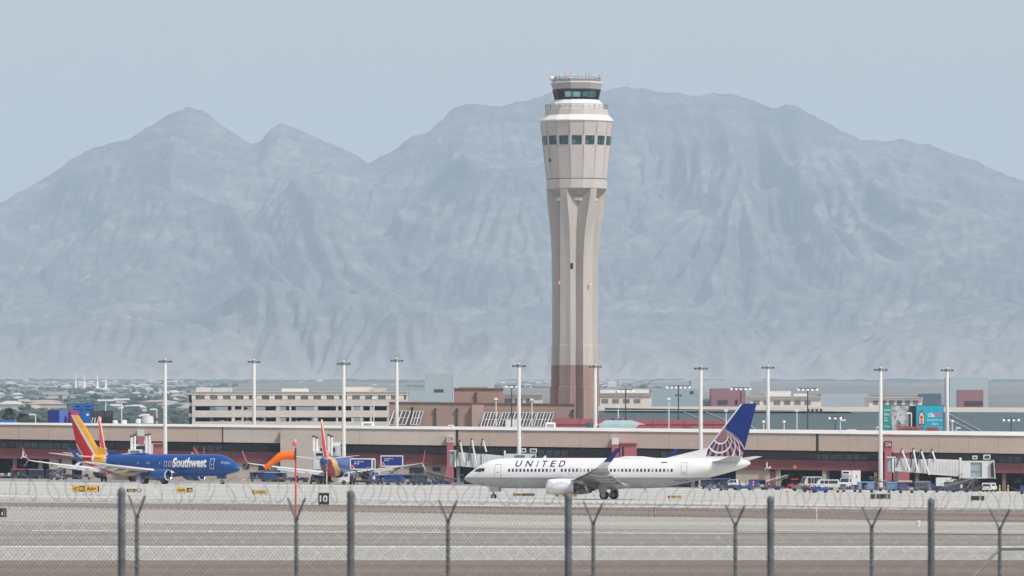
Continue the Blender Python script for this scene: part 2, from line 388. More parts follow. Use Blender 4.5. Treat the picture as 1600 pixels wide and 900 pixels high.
# ------------------------------------------------------------------ shared paints
taupe=M('taupe_panel',srgb(176,158,147),.8,.07,.25,0,(.3,1,1),4,var2=.05,scale2=2)
greytaupe=M('grey_beige_panel',srgb(184,174,163),.8,.06,.25,0,(.3,1,1),4,var2=.05,scale2=2)
white=M('white_paint',(.78,.78,.77),.55,.06,.5)
offw=M('off_white_paint',(.66,.65,.62),.6,.07,.4,var2=.05,scale2=3)
maroon=M('maroon_wall',srgb(132,73,83),.8,.08,.3,var2=.05,scale2=2)
maroon2=M('red_maroon_cladding',srgb(170,92,100),.75,.07,.3,var2=.05,scale2=2)
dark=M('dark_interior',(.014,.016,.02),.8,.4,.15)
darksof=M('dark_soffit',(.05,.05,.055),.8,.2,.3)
glassd=M('dark_glass',(.012,.018,.028),.08,.35,.25)
glasst=M('teal_glass',(.10,.18,.19),.12,.35,.4)
tan=M('tan_wall',srgb(178,164,150),.85,.07,.4,var2=.05,scale2=3)
steel=M('grey_steel',(.30,.31,.32),.45,.10,1.0,metal=.3)
darkst=M('dark_steel',(.06,.062,.066),.5,.15,1.0)
cream=M('cream_concrete',srgb(220,214,204),.85,.06,.2,var2=.05,scale2=1.5)
beige=M('beige_concrete',srgb(202,196,187),.85,.08,.2,var2=.06,scale2=1.5)
rubber=M('black_rubber',(.02,.02,.021),.8,.15,3)
def rown(a,b): return lambda px: a+(b-a)*px/1600.0

# ------------------------------------------------------------------ control tower
def tinted(name,col):
    m=bpy.data.materials.new(name); m.use_nodes=True; nt=m.node_tree; nt.nodes.remove(nt.nodes['Principled BSDF'])
    tr=_node(nt,'ShaderNodeBsdfTransparent'); tr.inputs['Color'].default_value=(*col,1); gs=_node(nt,'ShaderNodeBsdfGlossy'); gs.inputs['Roughness'].default_value=.05; gs.inputs['Color'].default_value=(.8,.9,.9,1)
    fr=_node(nt,'ShaderNodeFresnel'); fr.inputs['IOR'].default_value=1.6; mx=_node(nt,'ShaderNodeMixShader'); nt.links.new(fr.outputs['Fac'],mx.inputs['Fac']); nt.links.new(tr.outputs[0],mx.inputs[1]); nt.links.new(gs.outputs[0],mx.inputs[2]); nt.links.new(mx.outputs[0],nt.nodes['Material Output'].inputs['Surface']); return m
def tower():
    Y=1880.0; k=Y/F; cx=PX(901,Y); gz=G(cx,Y); zz=lambda py:(YH-py)*k
    t=thing('control_tower','tall beige airport control tower with flared top and glazed cab','control tower',(cx,Y,gz))
    z=lambda py: zz(py)-gz
    N=16; A0=-math.pi/2-math.pi/N
    c1=M('tower_panel',srgb(196,189,185),.75,.05,.35,0,(1,1,.5),3,var2=.05,scale2=3)
    c2=M('tower_white_roof',srgb(226,224,220),.6,.04,.5)
    c3=M('tower_concrete',srgb(184,177,170),.85,.13,.30,0,(1,1,.06),4,var2=.05,scale2=1.2)
    c4=M('tower_base_concrete',srgb(150,126,116),.85,.12,.30,0,(1,1,.06),4,var2=.05,scale2=1.2)
    c5=M('tower_cab_fascia',srgb(176,167,165),.7,.05,.6)
    gl=tinted('cab_glass',(.62,.80,.79))
    P=lambda l:[(r*k,z(y)) for r,y in l]
    def lat_(name,prof,mat,cap=True,n=N,a0=A0,smooth=False,parent=t):
        return MB().lathe(P(prof),(0,0,0),'z',n,0,cap,a0).build(name,mat,parent,smooth=smooth)
    # shaft: six buttress ribs with re-entrant valleys between, flaring under the drum
    def plan(Rr,rv,hw=14.0,flat=0.0):
        pts=[]
        for i in range(6):
            a=R(-90+4+30+60*i)
            for s in (-1,1):
                b=a+s*R(hw); pts.append((Rr*math.cos(b),Rr*math.sin(b)))
            b=a+R(30); pts.append((rv*math.cos(b),rv*math.sin(b)))
        return pts
    def shaft(rows,name,mat):
        rings=[[((x-2.6*min(1,max(0,(py-296)/90)))*k,y*k,z(py)) for x,y in plan(Rr-.7*min(1,max(0,(py-296)/90)),rv-4*min(1,max(0,(py-320)/60)),hw)] for py,Rr,rv,hw in rows]
        MB().loft(rings).build(name,mat,t,smooth=False)
    shaft([(571,38.2,29,14.5),(540,38.0,29,14.5),(539.4,37.2,29,14.5),(440,37,28.5,14),(400,37.6,28.5,13.5),(370,39.5,28.5,12.5),(345,42,28.5,11),(325,44.5,28.5,9),(310,46.3,28.5,7.5),(296,47.5,28.5,6.5)],'shaft',c3)
    shaft([(760,40.5,30.5,15),(605,40.5,30.5,15),(604.4,38.7,29.5,14.5),(571.2,38.4,29.3,14.5)],'shaft_base',c4)
    lat_('collar',[(33,314.5),(34.5,314.2),(34.5,309.5),(33,309)],c2)
    lat_('flared_soffit',[(33,312),(33,309.2),(46.6,295.6),(46.6,295)],c5)
    lat_('lower_band',[(47.2,296),(48,295),(48.2,281.4),(47.6,281)],c1)
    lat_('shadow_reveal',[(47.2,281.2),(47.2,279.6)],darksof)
    dw=lat_('drum_wall',[(48.1,279.8),(53.2,228),(54.6,212),(57.4,191)],c1)
    lat_('drum_eave',[(57.5,191.1),(58.8,190.3),(58.8,188.8),(51.2,181)],c2)
    lat_('walkway_drum',[(50.8,181.5),(49.8,172),(49.6,171.6)],c1)
    lat_('cab_skirt',[(43.5,172),(43.5,165),(42.8,163.8),(34.8,156.6)],c2)
    # windows of the drum: one per facet, slightly proud dark frames
    def facet_pt(j,u,py,r,out=0.0):
        a=A0+2*math.pi*j/N; b=A0+2*math.pi*(j+1)/N
        x0,y0,x1,y1=r*math.cos(a),r*math.sin(a),r*math.cos(b),r*math.sin(b)
        x=x0+(x1-x0)*u; y=y0+(y1-y0)*u; m=(a+b)/2
        return ((x+out*math.cos(m))*k,(y+out*math.sin(m))*k,z(py))
    tealw=M('drum_window_glass',(.02,.075,.075),.1,.3,.6)
    rad=lambda py: 48.1+(57.4-48.1)*(279.8-py)/(279.8-191)
    for j in range(N):
        if j%1==0:
            pa=[facet_pt(j,u,py,rad(py),o) for o in (-1.5,.35) for u,py in ((.15,227.2),(.85,227.2),(.85,213.6),(.15,213.6))]
            f=MB().hexa(pa).build('window_frame',darkst,t,smooth=False)
            for a_,b_ in ((.18,.38),(.41,.59),(.62,.82)):
                for ya,yb in ((226.4,220.6),(220.0,214.4)):
                    MB().hexa([facet_pt(j,u,py,rad(py),o) for o in (-.5,.6) for u,py in ((a_,ya),(b_,ya),(b_,yb),(a_,yb))]).build('pane',random.choice((tealw,tealw,M('drum_window_reflect',(.10,.21,.21),.1,.3,.6),M('drum_window_faint_reflect',(.04,.12,.12),.1,.3,.6))),f,smooth=False)  # paler panes: reflection put into the glass colour
    # seams between cladding facets
    sm=MB()
    for j in range(N):
        a=A0+2*math.pi*j/N
        q=lambda r,py,o:((r+o)*k*math.cos(a),(r+o)*k*math.sin(a),z(py))
        sm.tube([q(rad(279),279,.0),q(rad(228.5),228.5,.0)],.06,5); sm.tube([q(rad(212),212,0),q(57.3,192,0)],.06,5)
    for py in (268,256,244,203):
        ring=[((rad(py)-.35)*k*math.cos(A0+2*math.pi*j/N),(rad(py)-.35)*k*math.sin(A0+2*math.pi*j/N),z(py)) for j in range(N)]
    sm.build('cladding_seam',M('seam',(.33,.3,.29),.8),t)
    # walkway railing
    rl=MB(); nn=N
    for py in (164.2,166.6,169.2):
        pts=[(49.6*k*math.cos(A0+2*math.pi*j/nn),49.6*k*math.sin(A0+2*math.pi*j/nn),z(py)) for j in range(nn+1)]
        rl.tube(pts,.09 if py<165 else .05,5)
    for j in range(nn*2):
        a=A0+math.pi*j/nn; r=49.6*(1 if j%2==0 else math.cos(math.pi/nn))
        rl.cyl((r*k*math.cos(a),r*k*math.sin(a),z(172)),(r*k*math.cos(a),r*k*math.sin(a),z(164)),.10 if j%2==0 else .05,n=6)
    rl.build('walkway_railing',M('railing_grey',(.27,.28,.3),.5),t)
    # cab: octagonal glazing leaning outwards
    n8=8; a8=-math.pi/2-math.pi/8+R(9)
    lat_('cab_glazing',[(33.6,156.8),(37.6,140.2)],gl,n=n8,a0=a8)
    for j in range(n8):
        mu=MB()
        a=a8+2*math.pi*j/n8
        mu.tube([(33.9*k*math.cos(a),33.9*k*math.sin(a),z(156.8)),(37.9*k*math.cos(a),37.9*k*math.sin(a),z(140))],.22,6)
        mu.build('cab_mullion',darkst,t); mu=MB()
        b=a+math.pi/n8; c=math.cos(math.pi/n8)
        mu.tube([(33.8*c*k*math.cos(b),33.8*c*k*math.sin(b),z(156.8)),(37.8*c*k*math.cos(b),37.8*c*k*math.sin(b),z(140))],.10,6)
        mu.build('cab_mullion',darkst,t)

    lat_('cab_sill',[(34.2,157.4),(34.4,156.4)],darkst,n=n8,a0=a8)
    lat_('consoles',[(32.2,156.6),(31.5,152.6)],dark,n=n8,a0=a8)
    lat_('cab_head',[(37.9,141.2),(38.2,139.6)],darkst,n=n8,a0=a8)
    lat_('cab_fascia',[(38.2,139.8),(41.3,130.2)],c5,n=n8,a0=a8)
    lat_('cab_roof',[(41.5,130.4),(41.3,128.8)],c2,n=n8,a0=a8)
    rr=MB()
    for py in (121.4,124.5):
        rr.tube([(38*k*math.cos(a8+2*math.pi*j/n8),38*k*math.sin(a8+2*math.pi*j/n8),z(py)) for j in range(n8+1)],.09,5)
    for j in range(40):
        a=a8+2*math.pi*j/40; m=(j%5)/5; c=math.cos(math.pi/8)/math.cos((m-.5)*math.pi/4)
        rr.cyl((38*c*k*math.cos(a),38*c*k*math.sin(a),z(129)),(38*c*k*math.cos(a),38*c*k*math.sin(a),z(121.4)),.10,n=5)
    rr.build('roof_railing',M('roof_railing_grey',(.36,.34,.35),.6),t)
    pw=MB(); pw.lathe([(36.5*k,z(128.9)),(36.5*k,z(124))],(0,0,0),'z',n8,0,True,a8); pw.build('roof_equipment_screen',M('screen_grey',(.45,.43,.44),.7),t,smooth=False)
    for dx,top,r in ((-37,112,.06),(-31,114,.09),(-26,118,.12),(-19,112,.05),(-17,112.5,.05),(-10,112,.06),(15,114,.10),(19,112,.07),(20.5,112.5,.05),(35.5,114,.1),(39,112,.06)):
        y=-math.sqrt(max(0,36**2-min(35.9,abs(dx))**2))*random.choice((-.6,.6,.2))
        m=MB().cyl((dx*k,y*k,z(126)),(dx*k,y*k,z(top)),r,r*.6,6); 
        if r>.08: m.cyl((dx*k,y*k,z(top+3)),(dx*k,y*k,z(top+1)),.35,.2,8)
        m.build('antenna',steel,t)
    red=M('red_beacon_lamp',(1.0,.05,.08),.4,.02,1,emit=1.0)
    def lamp(px,py,r):
        x=(px-901)*k; y=-(r*r-(px-901)**2)**.5*k if r*r>(px-901)**2 else 0
        b=MB().cyl((x,y,z(py)-.5),(x,y,z(py)),.25,.25,8).build('beacon',white,t)
        MB().sphere((x,y,z(py)+.2),.27,10).build('lamp',red,b)
    lamp(890,120,20); lamp(874,442,37.5); lamp(922,443,38.5)
    m=MB().sphere((-41.5*k*.93,-6*k,z(123)),.7,10); m.cyl((-41.5*k*.93,-6*k,z(128)),(-41.5*k*.93,-6*k,z(124)),.12,.12,6); m.build('radome',white,t)
    vp=lambda f,py,e:((-2.6-7.24+8.94*f-.78*e)*k,(-35.6+11.2*f-.62*e)*k,z(py))
    MB().hexa([vp(.02,421,-1),vp(.36,421,-1),vp(.36,421,.5),vp(.02,421,.5),vp(.02,412,-1),vp(.36,412,-1),vp(.36,412,.5),vp(.02,412,.5)]).build('vent_grille',dark,t,smooth=False)
    a=-math.pi/2-R(48)
    MB().box(-43.4*k,-41.0*k,-31.5*k,-30*k,z(254),z(249)).build('vent_grille',dark,t,smooth=False)
tower()

# ------------------------------------------------------------------ concourse
CY=1480.0
R0=rown(660,674.5); R1=rown(663.4,681); R2=rown(686,709); R3=rown(700,724); R4=rown(716,739.5); RG=rown(749,775)
cc=thing('concourse_building','long low airport concourse with taupe fascia over dark windows and maroon wall','concourse',(0,CY,G(0,CY)))
CO=(0,CY,G(0,CY))
def cpart(name,blocks,mat,parent=cc,smooth=False):
    mb=MB(CO)
    for b in blocks: mb.pbox(*b)
    return mb.build(name,mat,parent,smooth=smooth)
L0,L1=-260,1860
cpart('roof_coping',[(L0,L1,R0,R1,CY-2.3,CY+42)],M('white_roof_membrane',(.86,.86,.85),.7,.05,.2))
seam=[L0,-70,-18,29,75,122,169,215,255,301]
fl=[];fg=[]
xs=sorted(set([L0]+[29+46.5*i for i in range(-6,7)]+[347,394,438,514,562,610,657,712,716,764,812,859,906,951,997,1045,1092,1137,1184,1231,1275,1279,1325,1372,1419,1466,1513,1560,1607,1654,1701,1750,1800,L1]))
for a,b in zip(xs,xs[1:]):
    if b-a<6: continue
    (fg if 347<=a<712 else fl).append((a+.12,b-.12,R1,R2,CY-2,CY-.6))
for q in fl: cpart('fascia_panel',[q],taupe)
for q in fg: cpart('fascia_panel',[q],greytaupe)
cpart('fascia_backing',[(L0,L1,R1,lambda x:R2(x)-.6,CY-.6,CY+40)],darksof)
jd=[(a-.9,a+.9,R1,R2,CY-2.06,CY-1.4) for a in (348,714,1277)]
cpart('expansion_joint',jd,darksof)
cpart('stair_pier',[(438,513,lambda x:R1(x)+5,RG,CY-3.2,CY+3)],greytaupe)
cpart('window_recess',[(L0,L1,lambda x:R2(x)-.3,R3,CY+2.6,CY+3.2)],dark)
cpart('maroon_wall',[(L0,436,R3,R4,CY,CY+3),(515,L1,R3,R4,CY,CY+3)],maroon)
mj=MB(CO)
for x in range(-240,1860,47):
    if 430<x<520: continue
    mj.pbox(x,x+.5,R3,R4,CY-.02,CY+.2)
mj.build('wall_joint',M('maroon_joint',srgb(104,58,66),.8),cc,smooth=False)
# windows in the recess
teal_spans=[(-10,12),(22,60),(72,106),(292,347),(816,892),(1031,1052),(1270,1353),(1555,1600),(1168,1182)]  # column ranges glazed in paler teal glass
def is_teal(x): return any(a<=x<b for a,b in teal_spans)
x=-60.0
while x<1690:
    wd=12.0 if is_teal(x) or is_teal(x+11) else 24.0
    if not (430<x+wd/2<520):
        g=is_teal(x+wd/2)
        yt=lambda p:R2(p)+(4.6 if g else 3.2); yb=lambda p:R3(p)-.8
        ob=MB(CO).pbox(x+.6,x+wd-.6,yt,yb,CY+2.3,CY+2.7).build('window',random.choice((glasst,glasst,M('teal_glass_dim',(.06,.12,.13),.12,.3,.4))) if g else glassd,cc,smooth=False)
    x+=wd
# horizontal transom line and ducts in the recess
cpart('transom',[(L0,436,lambda p:R2(p)+2.4,lambda p:R2(p)+3.0,CY+2.2,CY+2.8),(515,L1,lambda p:R2(p)+2.4,lambda p:R2(p)+3.0,CY+2.2,CY+2.8)],M('transom_grey',(.10,.11,.125),.5))
# lower level
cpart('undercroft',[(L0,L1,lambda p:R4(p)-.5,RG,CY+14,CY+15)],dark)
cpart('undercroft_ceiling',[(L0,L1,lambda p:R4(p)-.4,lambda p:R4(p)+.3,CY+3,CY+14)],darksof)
for a,b in ((77,92),(96,112),(128,200),(250,436),(515,702),(740,800),(1150,1203),(1212,1217)):
    cpart('lower_wall',[(a,b,R4,RG,CY+.6,CY+3)],tan)
cpart('door',[(1203,1212,lambda p:R4(p)+3,RG,CY+.8,CY+2)],maroon)
for a,b,c,d_ in ((380,389,3.5,11),(404,421,3,12),(676,688,4,10),(640,662,5,14),(96,103,8,22),(300,318,5,20),(560,590,4,20)):
    cpart('service_opening',[(a,b,lambda p,c=c:R4(p)+c,lambda p,d_=d_:R4(p)+d_,CY+.45,CY+.75)],dark)
for a in (-40,20,60,860,930,1010,1080,1290,1380,1430,1500,1566,1640,1700):
    cpart('column',[(a,a+6,R4,RG,CY+.8,CY+2)],M('column_brown',srgb(120,104,98),.85))
for a,b in ((816,826),(1217,1219.6),(1285,1291)):
    cpart('column',[(a,b,R4,RG,CY+.4,CY+1.6)],tan)
# dim things deep in the undercroft
for a,b,c,d_ in ((30,44,9,12),(1225,1240,6,9),(1330,1352,14,20),(1480,1502,9,15),(1585,1597,8,16)):
    cpart('wall_fixture',[(a,b,lambda p,c=c:R4(p)+c,lambda p,d_=d_:R4(p)+d_,CY+9,CY+9.5)],M('dim_fixture',(.12,.14,.15),.7))
# white pipe stacks on the maroon wall
for px,s in ((36,1),(1198,1)):
    y=R3(px)
    m=MB(CO); xx=lambda d:PX(px+d,CY); zz=lambda d:PZ(y+d,CY)
    m.cyl((xx(0),CY-.5,zz(4)),(xx(0),CY-.5,zz(13)),.16,n=8); m.cyl((xx(0),CY-.5,zz(13)),(xx(3),CY-.5,zz(14)),.16,n=8); m.box(xx(3.5),xx(6),CY-.7,CY-.02,zz(14.5),zz(10.5)); m.box(xx(-3),xx(-1.6),CY-.6,CY-.02,zz(16),zz(13))
    m.build('pipe',white,cc)
def diamond(px,py):
    m=MB(CO); x,z=PX(px,CY),PZ(py,CY); r=.55
    m.prism([(x,z-r),(x+r,z),(x,z+r),(x-r,z)],CY-.12,CY-.01); m.build('hazard_plate',M('amber_plate',srgb(214,140,40),.6),cc,smooth=False)
diamond(1242,729.5)
MB(CO).pbox(1365.5,1370.5,738,745,CY-1.5,CY-1.3).build('amber_sign',M('amber_plate'),cc,smooth=False)
# gate pylons
def pylon(px,w,top,text,label,face,ink):
    Y=CY-4.0; x0,x1=PX(px-w/2,Y),PX(px+w/2,Y); g=G((x0+x1)/2,Y); zt=PZ(top,Y); sb=PZ(top+10.5,Y)
    t=thing('gate_pylon',label,'gate pylon',((x0+x1)/2,Y,g))
    h=(x1-x0)/2
    MB().box(-h,h,0,3.2,-.3,sb-g).build('shaft',maroon2,t,smooth=False)
    MB().box(-h,h,-.05,3.2,sb-g+.003,zt-g).build('sign_box',face,t,smooth=False)
    if text:
        m=MB(); a,b=-h*.72,h*.72; lo,hi=sb-g+.32,zt-g-.32
        text_flat(m,text,lambda u,v:(a+(b-a)*u,-.075,lo+(hi-lo)*v),.02); m.build('lettering',ink,t,smooth=False)
wmat=M('sign_white',(.80,.78,.77),.6,.04,1); pink=M('sign_pale_pink',(.66,.52,.55),.6,.04,1); mink=M('sign_maroon_ink',srgb(96,62,72),.6,.03,1)
signg=M('sign_pale_green',srgb(190,202,192),.6,.04,1)
pylon(219.5,10.5,671,'',"maroon gate pylon topped by a blank pale green box",signg,mink)
pylon(703.5,10.5,680.5,'C18',"maroon gate pylon lettered C18 in dark ink on pale pink",pink,mink)
pylon(961.5,11,684,'',"maroon gate pylon with a blank beige box rising behind the white airliner",offw,mink)
pylon(1388,11,689,'C16',"maroon gate pylon lettered C16 in white at the largest jet bridge",M('sign_maroon',srgb(120,56,68),.7),wmat)
# maroon rotunda lean-tos beside pylons
def leanto(px0,px1,yt,yb,label):
    Y=CY-3; g=G(PX(px0,Y),Y); t=thing('gate_vestibule',label,'gate vestibule',(PX((px0+px1)/2,Y),Y,g))
    m=MB((PX((px0+px1)/2,Y),Y,g)); m.pbox(px0,px1,yt,yb,Y,Y+3); m.build('wall',maroon2,t,smooth=False)
    m=MB((PX((px0+px1)/2,Y),Y,g)); m.pbox(px0-.6,px1+.6,yt-2,yt-.02,Y-.4,Y+3.2); m.build('roof',M('vestibule_roof',srgb(188,128,126),.7),t,smooth=False)
    m=MB((PX((px0+px1)/2,Y),Y,g)); m.pbox(px0+3,px0+6,yt+5,yb-1,Y-.05,Y+.2); m.build('door',dark,t,smooth=False)
leanto(234,256,694,752,'maroon gate vestibule with a dark door behind the blue airliner')
leanto(969,995,693,760,'maroon gate vestibule showing above the white fuselage beside a pylon')
leanto(1396,1421,708,768,'maroon gate vestibule behind the tunnel of the C16 jet bridge')
# ------------------------------------------------------------------ things on and behind the concourse roof
def block(name,label,cat,px0,px1,yt,Y,D,mat,yb=700,group=None):
    g=min(G(PX(px0,Y),Y),PZ(yb,Y)); x=PX((px0+px1)/2,Y)
    t=thing(name,label,cat,(x,Y,g),0,group)
    m=MB((x,Y,g)); m.pbox(px0,px1,yt,yb,Y,Y+D); m.build('wall',mat,t,smooth=False)
    return t,(x,Y,g)
def sub(t,o,name,px0,px1,yt,yb,Y,D,mat,parent=None):
    m=MB(o); m.pbox(px0,px1,yt,yb,Y,Y+D); return m.build(name,mat,parent or t,smooth=False)
# --- terminal block with slanted skylights
brn=M('brown_stucco',srgb(158,132,121),.85,.06,.15,var2=.05,scale2=1.2); brn2=M('brown_cap',srgb(116,88,82),.8)
Y=1700.0
t,o=block('terminal_hall','brown flat-roofed terminal hall with slanted skylights below the control tower','terminal hall',608,898,lambda x:628.5+(x-608)*.011,Y,34,brn)
sub(t,o,'roof_cap',607.5,898.5,lambda x:627.6+(x-608)*.011,lambda x:629.2+(x-608)*.011,Y-.3,34.4,brn2)
sub(t,o,'wall_bay',737,756,632.4,700,Y-1.6,1.5,M('brown_stucco_light',srgb(174,150,139),.85,.05,.2))
sub(t,o,'upper_wall',709.5,786,607.6,630,Y+6,20,brn); sub(t,o,'upper_cap',709,786.5,606.4,608.2,Y+5.7,20.5,brn2)
sub(t,o,'upper_cap',716,762,604.6,606.4,Y+8,10,brn)
for px,a,b in ((644.3,636,664),(680.3,638,668),(714.2,638,668),(895,640,668)):
    m=MB(o); m.cyl((PX(px,Y),Y-.35,PZ(b,Y)),(PX(px,Y),Y-.35,PZ(a,Y)),.2,n=8); m.box(PX(px-1.8,Y),PX(px+1.8,Y),Y-.8,Y-.02,PZ(a+1.8,Y),PZ(a,Y)); m.build('downpipe',darkst,t)
m=MB(o); m.cyl((PX(743.8,Y),Y+5.6,PZ(630,Y)),(PX(743.8,Y),Y+5.6,PZ(614,Y)),.18,n=8); m.box(PX(742.3,Y),PX(745.3,Y),Y+5.2,Y+5.95,PZ(614.6,Y),PZ(612.6,Y)); m.build('downpipe',darkst,t)
skyg=M('skylight_glass',(.07,.065,.07),.12,.35,.3)
def skylight(px0,px1,lean,yt,yb,n,Yb):
    # a slanted glazed bay: foot stands forward, head leans back on the wall and to the right
    m=MB(o); q=lambda u,v,e:(PX(px0+(px1-px0)*u+lean*v,Yb),Yb-1.0-2.2*(1-v)-e,PZ(yb+(yt-yb)*v,Yb))
    m.hexa([q(0,0,0),q(1,0,0),q(1,0,-.3),q(0,0,-.3),q(0,1,0),q(1,1,0),q(1,1,-.3),q(0,1,-.3)])
    s=m.build('skylight',skyg,t,smooth=False)
    f=MB(o)
    for i in range(n+1):
        f.tube([q(i/n,0,.12),q(i/n,1,.12)],.10 if i%2 else .16,4)
    for v in (0,.5,1): f.tube([q(0,v,.12),q(1,v,.12)],.13,4)
    f.build('skylight_frame',M('skylight_frame_grey',(.55,.54,.53),.6),s,smooth=False)
skylight(608.5,634,7.5,642,663.5,4,Y); skylight(641,655.5,6,642.5,663.5,3,Y)
for a in (751,779,806.5,834): skylight(a,a+24.5,7,644.5,666.5,5,Y)
sub(t,o,'service_hood',790,812,656,668,Y-4.2,1.0,white)
# --- parking garage, left
def garage(px0,px1,label,Y,floors,toprow,depth=36):
    x=PX((px0+px1)/2,Y); g=G(x,Y); t=thing('parking_garage',label,'parking garage',(x,Y,g)); o=(x,Y,g)
    for a,b in floors:
        m=MB(o); m.pbox(px0,px1,a,b,Y,Y+.5); m.build('parapet',beige,t,smooth=False); m=MB(o); m.pbox(px0,px1,a,b,Y+depth-.5,Y+depth); m.build('rear_parapet',beige,t,smooth=False)
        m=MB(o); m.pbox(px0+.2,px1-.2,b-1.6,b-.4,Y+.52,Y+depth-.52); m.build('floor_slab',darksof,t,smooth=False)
    return t,o
GY=1900.0
t,o=garage(300,637,'long pale multi-storey parking garage with open decks behind the concourse',GY,[(624.2,634.4),(641.4,652),(658.6,672)],0)
sub(t,o,'top_band',299.5,637.4,612.6,617.2,GY-.2,36.4,cream); sub(t,o,'top_rim',299.2,637.7,611.8,612.9,GY-.5,37,beige)
for i in range(18):
    a=303+i*20.2; b=a+6.5
    if b<637: sub(t,o,'pier',a-3.5,b-1.5 if i else b-4,617.2,624.2,GY-.05,.8,cream)
sub(t,o,'screen_wall',303,636,617.2,624.2,GY+1.2,.4,M('garage_screen',(.60,.59,.58),.8,.25,.12,0,(1,1,.3)))
sub(t,o,'top_band',634.6,637.2,617.2,624.2,GY-.02,1,cream)
for i,a in enumerate((300,362,377.5,432,452,491,525,549,563,578,606,622,634)):
    sub(t,o,'column',a,a+(5 if i in (0,1,3,5) else 3.2),634.4,641.4,GY+.1,.6,beige); sub(t,o,'column',a,a+(5 if i in (0,1,3,5) else 3.2),652,658.6,GY+.1,.6,beige)
for a,b in ((305,328),(356,361),(415,431),(447,462),(497,535),(538,549),(568,579),(584,604)):
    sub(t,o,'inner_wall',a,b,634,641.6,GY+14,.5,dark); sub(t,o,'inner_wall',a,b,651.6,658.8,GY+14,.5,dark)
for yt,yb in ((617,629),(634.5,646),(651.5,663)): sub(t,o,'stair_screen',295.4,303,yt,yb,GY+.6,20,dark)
sub(t,o,'stair_band',295.2,304,629,634.5,GY+.5,20,beige); sub(t,o,'stair_band',295.2,304,646,651.5,GY+.5,20,beige)
sub(t,o,'penthouse',306.5,329,605.2,612.2,GY+4,12,beige); sub(t,o,'penthouse',331,360,605.8,612.2,GY+8,14,M('pale_teal_panel',srgb(180,192,192),.7))
sub(t,o,'penthouse',440,480,607,612.2,GY+8,14,cream); sub(t,o,'penthouse',540,582,604.5,612.2,GY+10,14,cream); sub(t,o,'penthouse',582,604,606.5,612.2,GY+9,14,beige)
# cars on the garage decks
def far_car(px,row,Y,col,label):
    x=PX(px,Y); z=PZ(row,Y); t=thing('parked_car',label,'car',(x,Y,z),0,'cars parked on the garage decks')
    m=MB(); L=2.2
    m.prism([(-L,.3),(L,.3),(L,.8),(1.5,.95),(.9,1.42),(-.9,1.45),(-1.6,.98),(-L,.9)],-.85,.85); m.build('body',col,t)
    for wx in (-1.35,1.35): MB().lathe([(.33,-.9),(.33,.9)],(wx,0,.33),'y',12).build('wheel',rubber,t)
cb=M('car_black',(.02,.022,.026),.3); 
far_car(374,641.3,GY+7,cb,'small dark car on the upper open garage deck near its left end')
far_car(345,658.5,GY+7,cb,'dark car in the widest left opening of the lower garage deck')
far_car(374,658.5,GY+9,M('car_grey',(.06,.065,.07),.3),'dark grey car right of another on the lower garage deck')
far_car(400,658.5,GY+7,cb,'dark car in the lower garage deck behind the second light mast')
far_car(475,658.5,GY+8,cb,'dark car in the lower garage deck left of the middle')
far_car(590,658.5,GY+8,cb,'dark car in the lower garage deck near its right end')
# --- cream penthouse ranges to the right of the tower
def range_(px0,px1,top,winy0,winy1,Y,label,step=16.5,first=5,ww=10.5,roof=None):
    t,o=block('garage_penthouse',label,'garage penthouse',px0,px1,top+5,Y,24,cream)
    sub(t,o,'roof_band',px0-.6,px1+.6,top+1.4,top+5,Y-.4,25,cream); sub(t,o,'roof_rim',px0-.9,px1+.9,top+.4,top+1.4,Y-.7,25.6,beige)
    x=px0+first
    while x+ww<px1-1:
        s=sub(t,o,'window',x,x+ww,winy0,winy1,Y-.06,.4,M('penthouse_window',(.20,.195,.21),.5,.3,.3)); x+=step
    if roof:
        for a,b,c in roof: sub(t,o,'roof_unit',a,b,c,top+.4,Y+8,8,offw)
range_(783,848,616,623,630,GY,'cream rooftop range showing between the brown hall and the tower',17,5,11)
range_(936,1018,613.5,623.5,630,GY,'cream rooftop range with five windows just right of the tower',16.7,4,10.5,[(936,962,609),(965,1014,608.5)])
range_(1172,1283,618.5,626,632.5,GY,'cream rooftop range with a long window row behind the white airliner\'s fin',16,5,10,[(1197,1236,611),(1240,1262,615)])
range_(1358,1441,620.5,625,632.5,GY,'cream rooftop range rising just behind the teal billboard',12.5,6,8)
# --- distant pale blocks
ptl=M('pale_teal_block',srgb(165,182,186),.8,.05,.06); ptl2=M('pale_blue_block',srgb(178,192,197),.8,.04,.06); mauve=M('mauve_block',srgb(146,112,118),.8,.05,.08); dteal=M('dark_teal_block',srgb(84,112,124),.5,.2,.05)
FY=2500.0
t,o=block('office_block','pale teal box building with one dark strip window left of the brown hall','office block',664,707,583.5,FY,30,ptl); sub(t,o,'window',678,693,608.2,613,FY-.1,.6,darkst)
t,o=block('office_block','pale blue windowless box building right behind the brown hall','office block',707.5,772,584,FY+4,30,ptl2)
t,o=block('office_block','low pale teal annex left of the strip-windowed box building','office block',636,664,610,FY-3,20,ptl); 
t,o=block('office_block','wide grey-teal box building behind the first floodlight masts right of the tower','office block',1018,1098,608,FY,30,M('grey_teal_block',srgb(150,170,178),.8,.05,.06)); sub(t,o,'window',1078,1084,611,615.5,FY-.1,.6,darkst)
t,o=block('office_block','tall pale blue slab building with a mauve wall between two light masts','office block',1080,1172,594,FY+40,30,ptl2); sub(t,o,'mauve_wall',1111,1165,607,645,FY+20,18,mauve); sub(t,o,'window',1122,1137,625,631.5,FY+19.8,.5,darkst); sub(t,o,'window',1149,1152.5,624.5,632,FY+19.8,.5,dark)
t,o=block('office_block','low grey-blue building behind the floodlight mast left of the billboards','office block',1283,1357,615,FY,30,M('grey_blue_block',srgb(168,182,192),.8,.05,.06))
